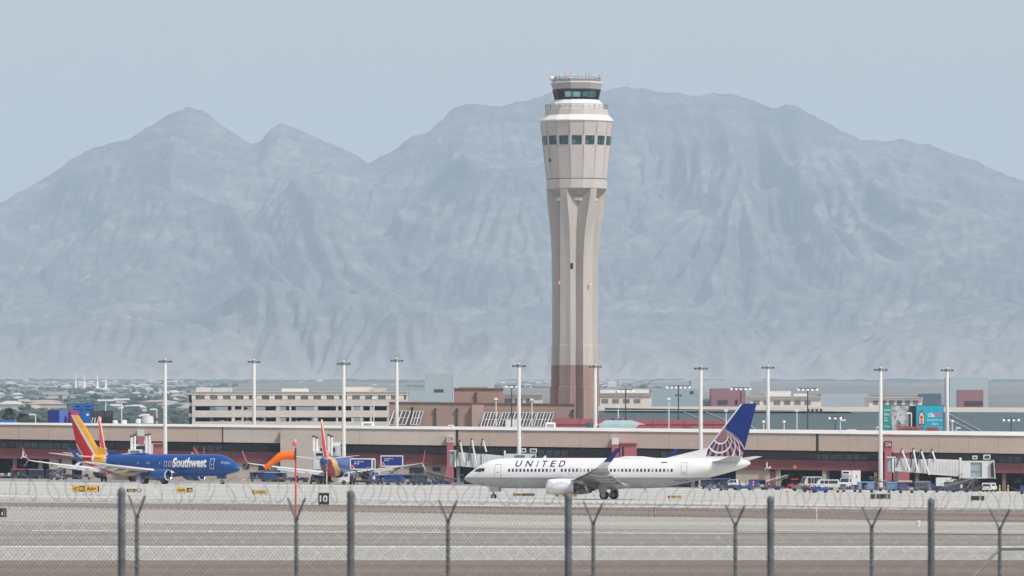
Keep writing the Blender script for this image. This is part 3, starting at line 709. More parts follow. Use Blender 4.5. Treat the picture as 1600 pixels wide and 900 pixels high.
t,o=block('office_block','dark teal glass box rising above the turquoise billboard','office block',1440,1470.5,615,1950,18,dteal)
t,o=block('office_block','pale teal tower block with a mauve panel and dark strip window, far right','office block',1484,1544,590,FY,30,M('pale_tower_block',srgb(168,186,192),.8,.05,.06)); sub(t,o,'mauve_panel',1496,1536.5,609,640,FY-.3,.6,mauve); sub(t,o,'window',1507,1535.5,626.5,633.5,FY-.5,.6,darkst)
# --- long cream parapet and teal roof
t,o=block('terminal_wing','low terminal wing under a dark teal metal roof with a cream parapet','terminal wing',935,1700,lambda x:634.5+(x-935)*.0035,1720,20,M('cream_parapet',srgb(222,216,206),.8,.05,.15))
trf=M('teal_metal_roof',srgb(60,80,84),.55,.10,.05,0,(.3,1,1),4,var2=.06,scale2=.8)
m=MB(o)
def tr(px0,px1,y0,y1,Ya,Yb):  # sloping roof sheet from eave (Ya) to ridge (Yb)
    za=lambda p:PZ(y1(p),Ya); zb=lambda p:PZ(y0(p),Yb)
    A=[(PX(px0,Ya),Ya,za(px0)),(PX(px1,Ya),Ya,za(px1)),(PX(px1,Yb),Yb,zb(px1)),(PX(px0,Yb),Yb,zb(px0))]
    m.hexa([(x,y,z-.4) for x,y,z in A]+A)
tr(935,1700,lambda p:641.5+(p-935)*.004,lambda p:684+0*p,1610,1700)
m.build('teal_roof',trf,t,smooth=False)
# ridge flashings running diagonally over the roof
def roofpt(px,v):  # v 0 eave..1 ridge
    Yb=1610+90*v; za=PZ(684,1610); zb=PZ(641.5+(px-935)*.004,1700); z=za+(zb-za)*v
    xa=PX(px,1610+90*v); return (xa,Yb,z+.15)
for a,b in (((1066,.96),(1124,.35)),((1100,.96),(1150,.45)),((1168,.5),(1190,.1)),((1478,.95),(1548,.05)),((1478,.72),(1535,.05))):
    fm=MB(o); fm.tube([roofpt(*a),roofpt(*b)],.13,4); fm.build('ridge_flashing',M('flashing_grey',(.45,.48,.49),.5),t)
rb=MB(o); rb.hexa([roofpt(945,1.0)]*0 or [(PX(945,1694),1694,PZ(640.6,1694)),(PX(1330,1694),1694,PZ(643,1694)),(PX(1330,1699),1699,PZ(643,1699)),(PX(945,1699),1699,PZ(640.6,1699)),(PX(945,1694),1694,PZ(637,1694)),(PX(960,1694),1694,PZ(637.6,1694)),(PX(960,1699),1699,PZ(637.6,1699)),(PX(945,1699),1699,PZ(637,1699))]); rb.build('roof_upstand',trf,t,smooth=False)
# --- red-maroon range behind the concourse roof
t,o=block('maroon_range','low red-maroon building strip behind the concourse roof at the tower foot','low building',866,1162,lambda x:653.4+(x-866)*.014,1570,14,maroon2)
for a in (906,955,1020,1068,1115): sub(t,o,'wall_joint',a,a+.7,lambda x:654+(x-866)*.014,690,1569.9,.2,maroon)
sub(t,o,'dark_band',866,1162,662.6,663.2,1569.85,.2,M('band_maroon',srgb(140,72,82),.8)); sub(t,o,'window',1070,1076,666,669.5,1569.8,.3,maroon); sub(t,o,'window',1082,1100,667,669,1569.8,.3,steel)
# --- roof equipment on the concourse
def roofunit(name,label,cat,px0,px1,yt,yb,mat,Y=CY+8,D=4,shape='box',extra=None):
    x=PX((px0+px1)/2,Y); z=PZ(yb,Y); t=thing(name,label,cat,(x,Y,z)); h=PX(px1,Y)-x; H=PZ(yt,Y)-z
    m=MB()
    if shape=='box': m.bev(-h,h,-D/2,D/2,0,H*.9,.08); m.box(-h*.8,h*.8,-D*.4,D*.4,H*.9,H)
    elif shape=='drum': m.lathe([(h,0),(h,H*.75),(h*.8,H),(h*.3,H)],(0,0,0),'z',16)
    elif shape=='canopy':
        m.hexa([(-h*1,-D/2,H*.0),(h*.62,-D/2,0),(h*.62,D/2,0),(-h,D/2,0),(-h,-D/2,H*.45),(h*.9,-D/2,H*.45),(h*.9,D/2,H*.45),(-h,D/2,H*.45)])
        m.hexa([(-h*1.05,-D/2,H*.45),(h*1.15,-D/2,H*.45),(h*1.15,D/2,H*.45),(-h*1.05,D/2,H*.45),(-h*.7,-D*.3,H*.92),(h*.5,-D*.3,H*.92),(h*.5,D*.3,H*.92),(-h*.7,D*.3,H*.92)])
    m.build('casing',mat,t,smooth=(shape=='drum'))
    v=MB()
    if shape=='canopy':
        for fx in (-.35,-.05,.25): v.box(h*fx-.35,h*fx+.35,-.4,.4,H*.92,H*1.12)
    elif shape=='box':
        for i in range(3): v.box(-h*.7,h*.7,-D/2-.05,-D/2+.02,H*(.2+.2*i),H*(.28+.2*i))
    else: v.lathe([(h*.55,H*1.003),(h*.55,H*1.03)],(0,0,0),'z',12)
    v.build('vent',darkst,t,smooth=False)
ptm=M('pale_teal_metal',srgb(150,172,174),.5,.08,.4)
roofunit('roof_canopy','pale teal metal roof canopy with three dark vents beside the tower foot','roof canopy',936,1003,655.5,670,ptm,CY+10,8,'canopy')
roofunit('roof_unit','dark teal round-topped unit left of the teal roof canopy','roof unit',916,926,660,669.5,M('dark_teal_unit',(.035,.07,.08),.5),CY+8,3,'drum')
roofunit('roof_unit','white louvred unit with a ring top, right next to the dark teal unit','roof unit',926.5,935,662,669.5,offw,CY+8,3,'drum')
roofunit('roof_unit','long white roof box standing left of the maroon strip','roof unit',852,868,660,669,white)
roofunit('roof_unit','flat white roof hatch above the middle grey fascia','roof unit',565,584,659.5,666,white)
roofunit('roof_unit','small white roof hatch below the right skylights','roof unit',700,709,664,667.5,white)
roofunit('roof_unit','grey air handler with rounded top above the C-side fascia'.replace('C-side','far left'),'roof unit',222,240,650,661.5,M('air_handler_grey',(.50,.49,.50),.6),CY+8,4,'drum')
roofunit('roof_unit','small black exhaust unit on the right of the grey air handler','roof unit',240,246,652.5,658,darkst,CY+9,2,'box')
roofunit('roof_unit','low white cowl left of the grey air handler','roof unit',212,221,654.5,661.5,offw,CY+8,3,'drum')
roofunit('roof_unit','round white cowl right of the black billboard','roof unit',176,184,656.5,661.5,offw,CY+8,2,'drum')
roofunit('roof_unit','small white cowl two steps right of the black billboard','roof unit',190,198,656.5,661.8,white,CY+8,2,'drum')
roofunit('roof_unit','low white box under the gap left of the billboards','roof unit',1322,1338,671,680,offw)
roofunit('roof_unit','low grey unit on the roof edge far right','roof unit',1526,1540,674,682,offw)
redm=M('roof_red',srgb(150,62,66),.7)
roofunit('roof_unit','long dark red roof box under the left billboard','roof unit',1402.5,1438.5,666.5,675,redm,CY+6,3)
roofunit('roof_unit','short dark red roof box under the turquoise billboard','roof unit',1447,1466.5,667.5,675,redm,CY+6,3)
# small parasol-like dome between the billboards
t,o=block('dark_screen','narrow dark screen filling the gap between the right pair of billboards','screen',1420.6,1430.8,634,1541,1.2,M('screen_dark_brown',(.03,.026,.026),.7),yb=676); sub(t,o,'edge_strip',1428.4,1430.6,634.4,674,1540.9,.09,M('screen_navy',srgb(20,28,90),.6))
xx,zz=PX(1431,CY+12),PZ(673,CY+12)
t=thing('dome_tent','small red and yellow striped dome tent between the two billboards','tent',(xx,CY+12,zz))
MB().lathe([(.85,0),(.8,.35),(.5,.6),(.08,.72)],(0,0,0),'z',14).build('canopy',M('tent_yellow',srgb(230,170,70),.7,.1,1),t)
MB().lathe([(.87,0),(.83,.3)],(-.35,-.2,0),'z',14).build('skirt',M('tent_magenta',srgb(186,40,90),.7),t)
# ------------------------------------------------------------------ airliners (local frame: nose along +x, x = 17 - s, z = 0 at the tyres)
ST=[(0,2.72,.03,.03),(.3,2.74,.36,.40),(.8,2.83,.68,.72),(1.5,2.98,1.0,1.05),(2.3,3.16,1.36,1.38),(3.2,3.32,1.66,1.62),(4.2,3.40,1.86,1.77),(5.5,3.42,1.97,1.86),(7,3.42,2.0,1.88),(24,3.42,2.0,1.88),(26,3.46,1.965,1.87),(28,3.59,1.83,1.80),(30,3.78,1.63,1.67),(32,3.99,1.40,1.46),(34,4.22,1.14,1.17),(36,4.46,.84,.82),(37.4,4.63,.58,.52),(38.1,4.72,.38,.32),(38.5,4.75,.14,.12)]
def sect(s):
    i=0
    while i<len(ST)-2 and s>ST[i+1][0]: i+=1
    a,b=ST[i],ST[i+1]; t=(s-a[0])/(b[0]-a[0])
    p=ST[max(i-1,0)]; q=ST[min(i+2,len(ST)-1)]
    out=[]
    for k in (1,2,3):
        m0=(b[k]-p[k])/(b[0]-p[0])*(b[0]-a[0]) if b[0]>p[0] else 0
        m1=(q[k]-a[k])/(q[0]-a[0])*(b[0]-a[0])
        if 7<=a[0]<24: m0=m1=0
        if i==0: m0=(b[k]-a[k])*1.9
        h=(2*t**3-3*t*t+1)*a[k]+(t**3-2*t*t+t)*m0+(-2*t**3+3*t*t)*b[k]+(t**3-t*t)*m1
        out.append(max(h,.02) if k>1 else h)
    return out
def side_y(s,z):
    zc,h,w=sect(s); q=max(0.0,1-((z-zc)/h)**2); return w*math.sqrt(q)
SX=17.0
def mathn(nt,op,a,b=None,c=None,clamp=False):
    n=_node(nt,'ShaderNodeMath',operation=op); n.use_clamp=clamp
    for i,v in enumerate((a,b,c)):
        if v is None: continue
        if isinstance(v,(int,float)): n.inputs[i].default_value=v
        else: nt.links.new(v,n.inputs[i])
    return n.outputs[0]
def mixn_(nt,fac,a,b):
    n=_node(nt,'ShaderNodeMix'); n.data_type='RGBA'
    if isinstance(fac,(int,float)): n.inputs['Factor'].default_value=fac
    else: nt.links.new(fac,n.inputs['Factor'])
    for key,v in (('A',a),('B',b)):
        if isinstance(v,tuple): n.inputs[key].default_value=(*v,1)
        else: nt.links.new(v,n.inputs[key])
    return n.outputs['Result']
def livery_base(name,rough=.32):
    m=bpy.data.materials.new(name); m.use_nodes=True; nt=m.node_tree; b=nt.nodes['Principled BSDF']
    b.inputs['Roughness'].default_value=rough; b.inputs['Specular IOR Level'].default_value=.35
    tc=_node(nt,'ShaderNodeTexCoord'); sp=_node(nt,'ShaderNodeSeparateXYZ'); nt.links.new(tc.outputs['Object'],sp.inputs[0])
    s=mathn(nt,'SUBTRACT',SX,sp.outputs['X']); z=sp.outputs['Z']
    # faint panel dirt
    mp=_node(nt,'ShaderNodeMapping'); mp.inputs['Scale'].default_value=(.35,1,1.2); nt.links.new(tc.outputs['Object'],mp.inputs['Vector'])
    nz=_node(nt,'ShaderNodeTexNoise'); nz.inputs['Scale'].default_value=1.1; nz.inputs['Detail'].default_value=5; nt.links.new(mp.outputs['Vector'],nz.inputs['Vector'])
    mr=_node(nt,'ShaderNodeMapRange'); mr.inputs['From Min'].default_value=.3; mr.inputs['From Max'].default_value=.7; mr.inputs['To Min'].default_value=.90; mr.inputs['To Max'].default_value=1.05; nt.links.new(nz.outputs['Fac'],mr.inputs['Value'])
    def finish(col):
        v=_node(nt,'ShaderNodeVectorMath',operation='SCALE'); nt.links.new(col,v.inputs[0]); nt.links.new(mr.outputs['Result'],v.inputs['Scale']); nt.links.new(v.outputs['Vector'],b.inputs['Base Color']); return m
    return nt,s,z,finish
UW=(.80,.80,.80); UG=(.40,.41,.42); UB=(.003,.022,.16); UO=(.42,.20,.09)
def united_body():
    nt,s,z,fin=livery_base('white_grey_airliner_paint')
    belly=mathn(nt,'LESS_THAN',z,2.78); line=mathn(nt,'COMPARE',z,2.80,.035)
    return fin(mixn_(nt,line,mixn_(nt,belly,UW,UG),(.16,.17,.19)))
def united_fin():
    nt,s,z,fin=livery_base('blue_globe_fin_paint')
    dx=mathn(nt,'SUBTRACT',s,34.9); dz=mathn(nt,'SUBTRACT',z,9.25)
    dot=mathn(nt,'ADD',mathn(nt,'MULTIPLY',dx,-.30),mathn(nt,'MULTIPLY',dz,-.954))
    per=mathn(nt,'ADD',mathn(nt,'MULTIPLY',dx,.954),mathn(nt,'MULTIPLY',dz,-.30))
    r2=mathn(nt,'ADD',mathn(nt,'MULTIPLY',dx,dx),mathn(nt,'MULTIPLY',dz,dz))
    r=mathn(nt,'DIVIDE',r2,mathn(nt,'MULTIPLY',mathn(nt,'MAXIMUM',dot,.02),2.0))
    inside=mathn(nt,'LESS_THAN',r,4.45)
    ang=mathn(nt,'ARCTAN2',per,mathn(nt,'MAXIMUM',dot,.02))
    st=mathn(nt,'FRACT',mathn(nt,'MULTIPLY',ang,4.4)); orange=mathn(nt,'LESS_THAN',st,.46)
    near=mathn(nt,'LESS_THAN',r,1.0); oc=mathn(nt,'ADD',mathn(nt,'MULTIPLY',orange,.45),mathn(nt,'MULTIPLY',near,.25)); oc=mathn(nt,'ADD',oc,mathn(nt,'MULTIPLY',orange,mathn(nt,'MULTIPLY',mathn(nt,'SUBTRACT',1.0,near),.45)))
    col=mixn_(nt,oc,(.006,.035,.20),(.56,.24,.075))
    wl=None
    for rr,w in ((1.0,.045),(1.6,.055),(2.35,.07),(3.2,.085),(4.45,.105)):
        l=mathn(nt,'COMPARE',r,rr,w); wl=l if wl is None else mathn(nt,'MAXIMUM',wl,l)
    glob=mixn_(nt,inside,UB,col); glob=mixn_(nt,wl,glob,(.78,.78,.78))
    low=mathn(nt,'LESS_THAN',z,5.62); glob=mixn_(nt,low,glob,UW)
    fr=mathn(nt,'LESS_THAN',mathn(nt,'SUBTRACT',s,mathn(nt,'MULTIPLY',mathn(nt,'SUBTRACT',z,5.5),.775)),32.05); glob=mixn_(nt,fr,glob,UW)
    return fin(glob)
SB=(.001,.060,.27); SR=(.58,.004,.008); SG=(.86,.42,.03); SW=(.68,.68,.68); STL=(.02,.16,.42)
def sw_paint(name):
    nt,s,z,fin=livery_base(name)
    f=mathn(nt,'MULTIPLY',mathn(nt,'MAXIMUM',mathn(nt,'SUBTRACT',z,5.4),0.0),.76)
    mid=mathn(nt,'MULTIPLY',mathn(nt,'SUBTRACT',mathn(nt,'MINIMUM',mathn(nt,'MAXIMUM',z,3.7),5.4),5.4),.45)
    low=mathn(nt,'MULTIPLY',mathn(nt,'SUBTRACT',mathn(nt,'MINIMUM',z,3.7),3.7),3.0)
    q=mathn(nt,'SUBTRACT',s,mathn(nt,'ADD',f,mathn(nt,'ADD',mid,low)))
    c=SB; last=None
    def over(base,thr,col): return mixn_(nt,mathn(nt,'GREATER_THAN',q,thr),base,col)
    c=over(SB,30.25,SW); c=over(c,30.48,SG); c=over(c,33.15,SW); c=over(c,33.75,SR); c=over(c,36.35,SW); c=over(c,36.6,STL); c=over(c,37.2,SB)
    return fin(c)
def flat_paint(name,col,rough=.35): return M(name,col,rough,.06,.9)
wing_g=flat_paint('wing_grey',(.46,.47,.48),.4); wing_w=flat_paint('wing_white',(.72,.72,.72),.35); nac_w=flat_paint('nacelle_white',(.76,.77,.78),.3); nac_b=flat_paint('nacelle_blue',SB,.3)
win=M('cabin_window_dark',(.02,.022,.03),.15,.3,2); winl=M('cabin_window_shade',(.30,.30,.31),.4,.2,2); cock=M('cockpit_glass',(.012,.016,.022),.08,.2,2)
lip=M('polished_lip',(.72,.73,.75),.22,.05,2,metal=.9); fanm=M('fan_dark',(.035,.036,.04),.45,.3,2); exh=M('exhaust_metal',(.16,.14,.125),.4,.2,2,metal=.8)
outl=M('door_outline_grey',(.30,.31,.33),.5,.1,2); outw=M('door_outline_white',(.70,.71,.74),.5,.05,2); strut=M('gear_strut',(.34,.35,.36),.4,.1,2); hub=M('wheel_hub',(.52,.53,.54),.4,.1,2)
inkU=M('navy_lettering',(.018,.03,.19),.4,.03,2); inkW=M('white_lettering',(.80,.80,.80),.4,.03,2); inkD=M('dark_lettering',(.04,.045,.06),.5,.03,2)
wl_b=flat_paint('winglet_blue',UB,.3); wl_o=flat_paint('winglet_orange_red',(.50,.10,.06),.3)
def foil(sle,te,y,z,th,tw=0.0,n=7):
    up=[(0,0),(.03,.32),(.12,.62),(.3,.92),(.5,.92),(.75,.52),(1,.04)]; lo=[(1,-.04),(.75,-.18),(.5,-.4),(.3,-.5),(.12,-.42),(.03,-.22)]
    c=te-sle
    return [(SX-(sle+c*u),y,z+th*.5*v-tw*u) for u,v in up+lo]
def fus_mesh(s0,s1,mb,n=36,st=None):
    ss=st or sorted(set([s0,s1]+[s for s,*_ in ST if s0<s<s1]+[x*.25 for x in range(0,20) if s0<x*.25<s1]+[x for x in range(5,39) if s0<x<s1]))
    rings=[]
    for s in ss:
        zc,h,w=sect(s); rings.append([(SX-s,w*math.cos(2*math.pi*j/n),zc+h*math.sin(2*math.pi*j/n)) for j in range(n)])
    mb.loft(rings); return mb
def plate(mb,s0,s1,z0,z1,sd,out=.012,nz=4,ns=3,m=0,slant=0.0):
    P=lambda s,z:(SX-s,sd*(side_y(s,z)+out),z)
    vs=[];fs=[]
    for i in range(nz+1):
        for j in range(ns+1):
            z=z0+(z1-z0)*i/nz; s=s0+(s1-s0)*j/ns+slant*(i/nz); vs.append(P(s,z))
    for i in range(nz):
        for j in range(ns):
            a=i*(ns+1)+j; fs.append((a,a+1,a+ns+2,a+ns+1))
    mb.add(vs,fs,m)
def outline(mb,s0,s1,z0,z1,sd,w=.06,out=.014):
    plate(mb,s0,s1,z0,z0+w,sd,out,1,3); plate(mb,s0,s1,z1-w,z1,sd,out,1,3); plate(mb,s0,s0+w,z0+w,z1-w,sd,out,4,1); plate(mb,s1-w,s1,z0+w,z1-w,sd,out,4,1)
def airliner(label,style,loc,heading,group=None,sides=(1,),detail=2,name='airliner',fin_paint=None):
    t=thing(name,label,'airliner',loc,heading,group)
    U=style=='united'
    if U: body=_M.setdefault('u_body',united_body()) if 'u_body' not in _M else _M['u_body']; finm=_M.get('u_fin') or _M.setdefault('u_fin',united_fin())
    else:
        body=_M.get('s_body') or _M.setdefault('s_body',sw_paint('blue_gold_red_airliner_paint')); finm=body
    fb=fus_mesh(0,38.5,MB()).build('fuselage',body,t,angle=60)
    # belly fairing
    m=MB(); n=18; rings=[]
    for s,wd,zb,zt in ((12.2,.6,1.72,2.2),(13.2,1.5,1.42,2.5),(15,1.95,1.30,2.75),(20,1.98,1.30,2.75),(22.2,1.6,1.42,2.5),(23.8,.6,1.72,2.2)):
        rings.append([(SX-s,wd*math.cos(2*math.pi*j/n),(zb+zt)/2+(zt-zb)/2*math.sin(2*math.pi*j/n)) for j in range(n)])
    m.loft(rings); m.build('belly_fairing',wing_g if U else body,t,angle=60)
    for sd in (1,-1):
        # wing
        secs=[(13.4,21.6,1.2,2.05,.95,0.0),(13.7,21.4,1.9,2.12,.85,0.0),(16.1,21.7,5.8,2.62,.55,.03),(18.9,22.3,11.2,3.30,.36,.04),(21.3,23.15,16.2,3.98,.2,.03),(21.75,23.3,17.0,4.12,.16,0)]
        m=MB(); m.loft([foil(a,b,sd*y,z,th,tw) for a,b,y,z,th,tw in secs]); wg=m.build('wing',wing_g if U else wing_w,t,angle=45)
        # leading edge slat strip, bright
        m=MB()
        for (a,b,y,z,th,tw),(a2,b2,y2,z2,th2,tw2) in zip(secs[1:-1],secs[2:]):
            m.hexa([(SX-a+.03,sd*y,z-th*.14),(SX-a-.5,sd*y,z-th*.28),(SX-a2-.35,sd*y2,z2-th2*.28),(SX-a2+.03,sd*y2,z2-th2*.14),(SX-a+.03,sd*y,z+th*.16),(SX-a-.5,sd*y,z+th*.42),(SX-a2-.35,sd*y2,z2+th2*.42),(SX-a2+.03,sd*y2,z2+th2*.16)])
        m.build('slat',lip if U else wing_w,wg,smooth=False)
        # flap track fairings
        for y,z,te in ((4.2,2.1,21.9),(7.6,2.55,21.9),(10.2,2.9,22.15),(13.0,3.3,22.5)):
            m=MB(); m.tube([(SX-te+2.6,sd*y,z+.05),(SX-te+1.6,sd*y,z-.17),(SX-te+.3,sd*y,z-.2),(SX-te-.7,sd*y,z-.05)],[.06,.2,.2,.04],8); m.build('flap_fairing',wing_g if U else wing_w,wg)
        # flaps lowered a little
        m=MB()
        for ya,yb,za,zb in ((2.2,5.3,2.02,2.45),(6.0,11.4,2.52,3.2)):
            ta=21.4+(ya-2)*.05; tb=21.4+(yb-2)*.09
            m.hexa([(SX-ta+.2,sd*ya,za),(SX-ta-1.0,sd*ya,za-.42),(SX-tb-.7,sd*yb,zb-.34),(SX-tb+.2,sd*yb,zb),(SX-ta+.2,sd*ya,za+.1),(SX-ta-1.0,sd*ya,za-.37),(SX-tb-.7,sd*yb,zb-.29),(SX-tb+.2,sd*yb,zb+.1)])
        m.build('flap',wing_g,wg,smooth=False)
        # winglet
        m=MB(); a=[foil(21.75,23.3,sd*17.0,4.12,.16),foil(22.0,23.35,sd*17.3,4.30,.14),foil(22.7,23.75,sd*17.5,4.75,.11),foil(24.05,24.65,sd*17.85,6.7,.05)]
        # spread thickness sideways on the upright part
        def upright(sle,te,y,z,th): return [(SX-(sle+(te-sle)*u),y+sd*th*.5*v,z) for u,v in [(0,0),(.03,.32),(.12,.62),(.3,.92),(.5,.92),(.75,.52),(1,.04),(1,-.04),(.75,-.18),(.5,-.4),(.3,-.5),(.12,-.42),(.03,-.22)]]
        a[2]=upright(22.75,23.8,sd*17.52,4.85,.13); a[3]=upright(24.55,25.2,sd*17.95,6.65,.06)
        if U:
            m.loft(a[:3]+[upright(22.8,23.85,sd*17.53,4.9,.13)]); m.build('winglet_root',wing_w,wg,angle=60)
            m=MB(); m.loft([upright(22.8,23.85,sd*17.53,4.903,.13),a[3]]); m.build('winglet',wl_b,wg,angle=60)
        else:
            m.loft(a); m.build('winglet',nac_b if (sd==-1 and sides==(-1,)) else wl_o,wg,angle=60)
            m=MB(); m.loft([upright(22.3,23.4,sd*17.15,4.1,.12),upright(23.3,23.9,sd*17.9,2.95,.05)]); m.build('lower_winglet',wing_w,wg,angle=60)
        # engine
        ey,ez=sd*4.83,1.62
        outer=[(.92,0.0),(1.0,-.12),(1.06,-.5),(1.1,-1.3),(1.08,-2.2),(.98,-3.0),(.86,-3.6)]
        m=MB(); e0=SX-12.5
        rings=[[(e0+h,ey+r*math.cos(2*math.pi*j/24),ez+(r*(1.0 if math.sin(2*math.pi*j/24)>0 else .93))*math.sin(2*math.pi*j/24)) for j in range(24)] for r,h in outer]
        m.loft(rings,cap=False); m.loft([[(e0+h,ey+r*math.cos(2*math.pi*j/24),ez+r*math.sin(2*math.pi*j/24)*.96) for j in range(24)] for r,h in ((.84,.0),(.80,-.2),(.79,-1.1))],cap=False)
        en=m.build('engine',nac_w if U else nac_b,t,angle=50)
        m=MB(); m.loft([[(e0+h,ey+r*math.cos(2*math.pi*j/24),ez+r*(1.0 if math.sin(2*math.pi*j/24)>0 else .93)*math.sin(2*math.pi*j/24)) for j in range(24)] for r,h in ((.83,-.06),(.86,.06),(.93,.09),(1.0,-.03),(1.025,-.2))],cap=False); m.build('inlet_lip',lip,en,angle=60)
        m=MB(); m.lathe([(.79,-1.0),(.3,-1.0),(.24,-.8),(.02,-.5)],(e0,ey,ez),'x',24); m.build('fan',fanm,en)
        m=MB(); m.lathe([(.84,-3.2),(.60,-3.3),(.50,-4.2),(.30,-4.25),(.04,-4.9)],(e0,ey,ez),'x',20); m.build('exhaust',exh,en)
        m=MB(); m.hexa([(e0-1.2,ey-.16,ez+.9),(e0-4.6,ey-.12,ez+.35),(e0-4.6,ey+.12,ez+.35),(e0-1.2,ey+.16,ez+.9),(e0-1.4,ey-.12,ez+1.13),(e0-4.8,ey-.1,ez+1.15),(e0-4.8,ey+.1,ez+1.15),(e0-1.4,ey+.12,ez+1.13)]); m.build('pylon',nac_w if U else nac_b,en,smooth=False)
        # tailplane
        m=MB(); m.loft([foil(33.0,37.0,sd*.4,4.85,.42),foil(34.2,37.5,sd*1.6,4.98,.34),foil(37.3,38.7,sd*7.15,5.62,.12)]); m.build('tailplane',wing_g if U else wing_w,t,angle=45)
    # fin with dorsal fillet
    def fsec(sle,te,z,th): return [(SX-(sle+(te-sle)*u),th*.5*v,z) for u,v in [(0,0),(.03,.35),(.12,.65),(.3,1),(.5,.95),(.75,.55),(1,.06),(1,-.06),(.75,-.55),(.5,-.95),(.3,-1),(.12,-.65),(.03,-.35)]]
    m=MB(); m.loft([fsec(31.3,37.2,4.9,.62),fsec(32.1,37.5,5.7,.58),fsec(37.3,39.35,12.45,.24),fsec(37.6,39.4,12.55,.12)]); fn=m.build('tail_fin',finm,t,angle=60)
    m=MB(); m.hexa([(SX-27.0,-.05,5.30),(SX-32.5,-.22,4.9),(SX-32.5,.22,4.9),(SX-27.0,.05,5.30),(SX-27.2,-.02,5.42),(SX-32.9,-.12,6.75),(SX-32.9,.12,6.75),(SX-27.2,.02,5.42)]); m.build('dorsal_fin',body,fn,angle=20)
    if U:   # rudder line and pale leading edge
        m=MB(); m.tube([(SX-32.1,0,5.7),(SX-37.28,0,12.45)],[.10,.06],6); m.build('leading_edge',wing_w,fn)
    # gear
    def wheel(x,y,r,w_,par):
        m=MB(); m.lathe([(r*.55,-w_/2),(r*.9,-w_/2),(r,-w_*.3),(r,w_*.3),(r*.9,w_/2),(r*.55,w_/2)],(x,y,r),'y',20); w=m.build('wheel',rubber,par)
        return w
    def hubs(x,ys,r,wd,par):
        m=MB()
        for y in ys: m.lathe([(r*.56,-wd/2-.01),(r*.5,-wd/2+.04),(r*.1,-wd/2-.02),(r*.1,wd/2+.02),(r*.5,wd/2-.04),(r*.56,wd/2+.01)],(x,y,r),'y',16)
        m.build('wheel_hub',hub,par)
    xn=SX-4.0
    m=MB(); m.cyl((xn,0,.34),(xn-.12,0,1.8),.09,.11,10); m.cyl((xn,-.28,.34),(xn,.28,.34),.06,n=8); m.cyl((xn+.05,0,.8),(xn+.9,0,1.7),.05,n=8); ng=m.build('nose_gear',strut,t)
    for y in (-.2,.2): wheel(xn,y,.35,.2,ng)
    hubs(xn,(-.2,.2),.35,.2,ng)
    m=MB(); m.box(xn-.9,xn+.5,-.55,-.5,1.0,1.7); m.box(xn-.9,xn+.5,.5,.55,1.0,1.7); m.build('gear_door',wing_g if U else body,ng,smooth=False)
    xm=SX-19.6
    for sd in (1,-1):
        m=MB(); m.cyl((xm,sd*2.86,.55),(xm+.1,sd*2.75,2.2),.13,.15,10); m.cyl((xm,sd*2.45,.55),(xm,sd*3.3,.55),.08,n=8); m.cyl((xm,sd*2.8,1.1),(xm+.1,sd*1.3,2.0),.07,n=8); mg=m.build('main_gear',strut,t)
        for y in (2.5,3.22): wheel(xm,sd*y,.56,.36,mg)
        hubs(xm,(sd*2.5,sd*3.22),.56,.36,mg)
        m=MB(); m.box(xm-.5,xm+.6,sd*3.46,sd*3.50,.9,1.9); m.build('gear_door',wing_g if U else body,mg,smooth=False)
    # cockpit windows
    for sd in (1,-1):
        for s0,s1,z0,z1,sl in ((1.55,2.02,3.62,3.98,.35),(2.10,2.62,3.58,4.08,.12),(2.70,3.12,3.66,4.10,0.0)):
            m=MB(); plate(m,s0,s1,z0,z1,sd,.012,3,3,0,sl); m.build('cockpit_window',cock if U else M('cockpit_glass_reflect',(.20,.23,.30),.12,.4,3),t)  # blue aircraft: pale reflection painted into the cockpit glass
    for sd in sides:
        ol=outl if U else outw
        for s0,s1,z0,z1 in ((4.55,5.45,2.75,4.6),(29.6,30.4,3.2,4.85)):
            m=MB(); outline(m,s0,s1,z0,z1,sd,.055 if U else .09); d_=m.build('door',ol,t); m=MB(); plate(m,(s0+s1)/2-.12,(s0+s1)/2+.12,3.45,3.62,sd,.02,1,1); m.build('door_handle',ol,d_)
        for s0 in ((14.55,15.55) if U else (14.3,15.3)):
            m=MB(); outline(m,s0,s0+.62,3.2,4.15,sd,.04 if U else .08); m.build('overwing_exit',ol if not U else M('exit_outline_pale',(.58,.59,.61),.5),t)
        if U:
            sp=.508; s=6.55; i=0
            while s<28.4:
                if not (13.0<s<13.4 or (i in (13,))):
                    m=MB(); plate(m,s-.13,s+.13,3.62,4.0,sd,.014,2,1); m.build('cabin_window',winl if i in (11,19,20,29,33,38,42) else win,t)
                s+=sp; i+=1
        else:
            for s in (6.1,13.5,13.9,17.0,19.4,19.9,22.0,24.2,25.0,26.0,27.2,27.6,28.0,28.4):
                m=MB(); plate(m,s-.13,s+.13,3.62,4.0,sd,.014,2,1); m.build('cabin_window',win if s>24 or s==6.1 else winl,t)
        # lettering bent round the fuselage
        def word(text,sa,sb,za,zb,mat,bold,slant=0.0,nm='lettering',cuts=5):
            m=MB()
            def fn_(u,v):
                uu=u if sd<0 else 1-u
                # text reads left to right seen from outside: port side runs nose(left) to tail(right)
                s_=sa+(sb-sa)*(u if sd>0 else 1-u)+ (slant*v if sd<0 else -slant*v)*(-1); z_=za+(zb-za)*v
                return (SX-s_,sd*(side_y(s_,z_)+.016),z_)
            text_flat(m,text,fn_,bold,cuts=cuts); return m.build(nm,mat,t,smooth=False)
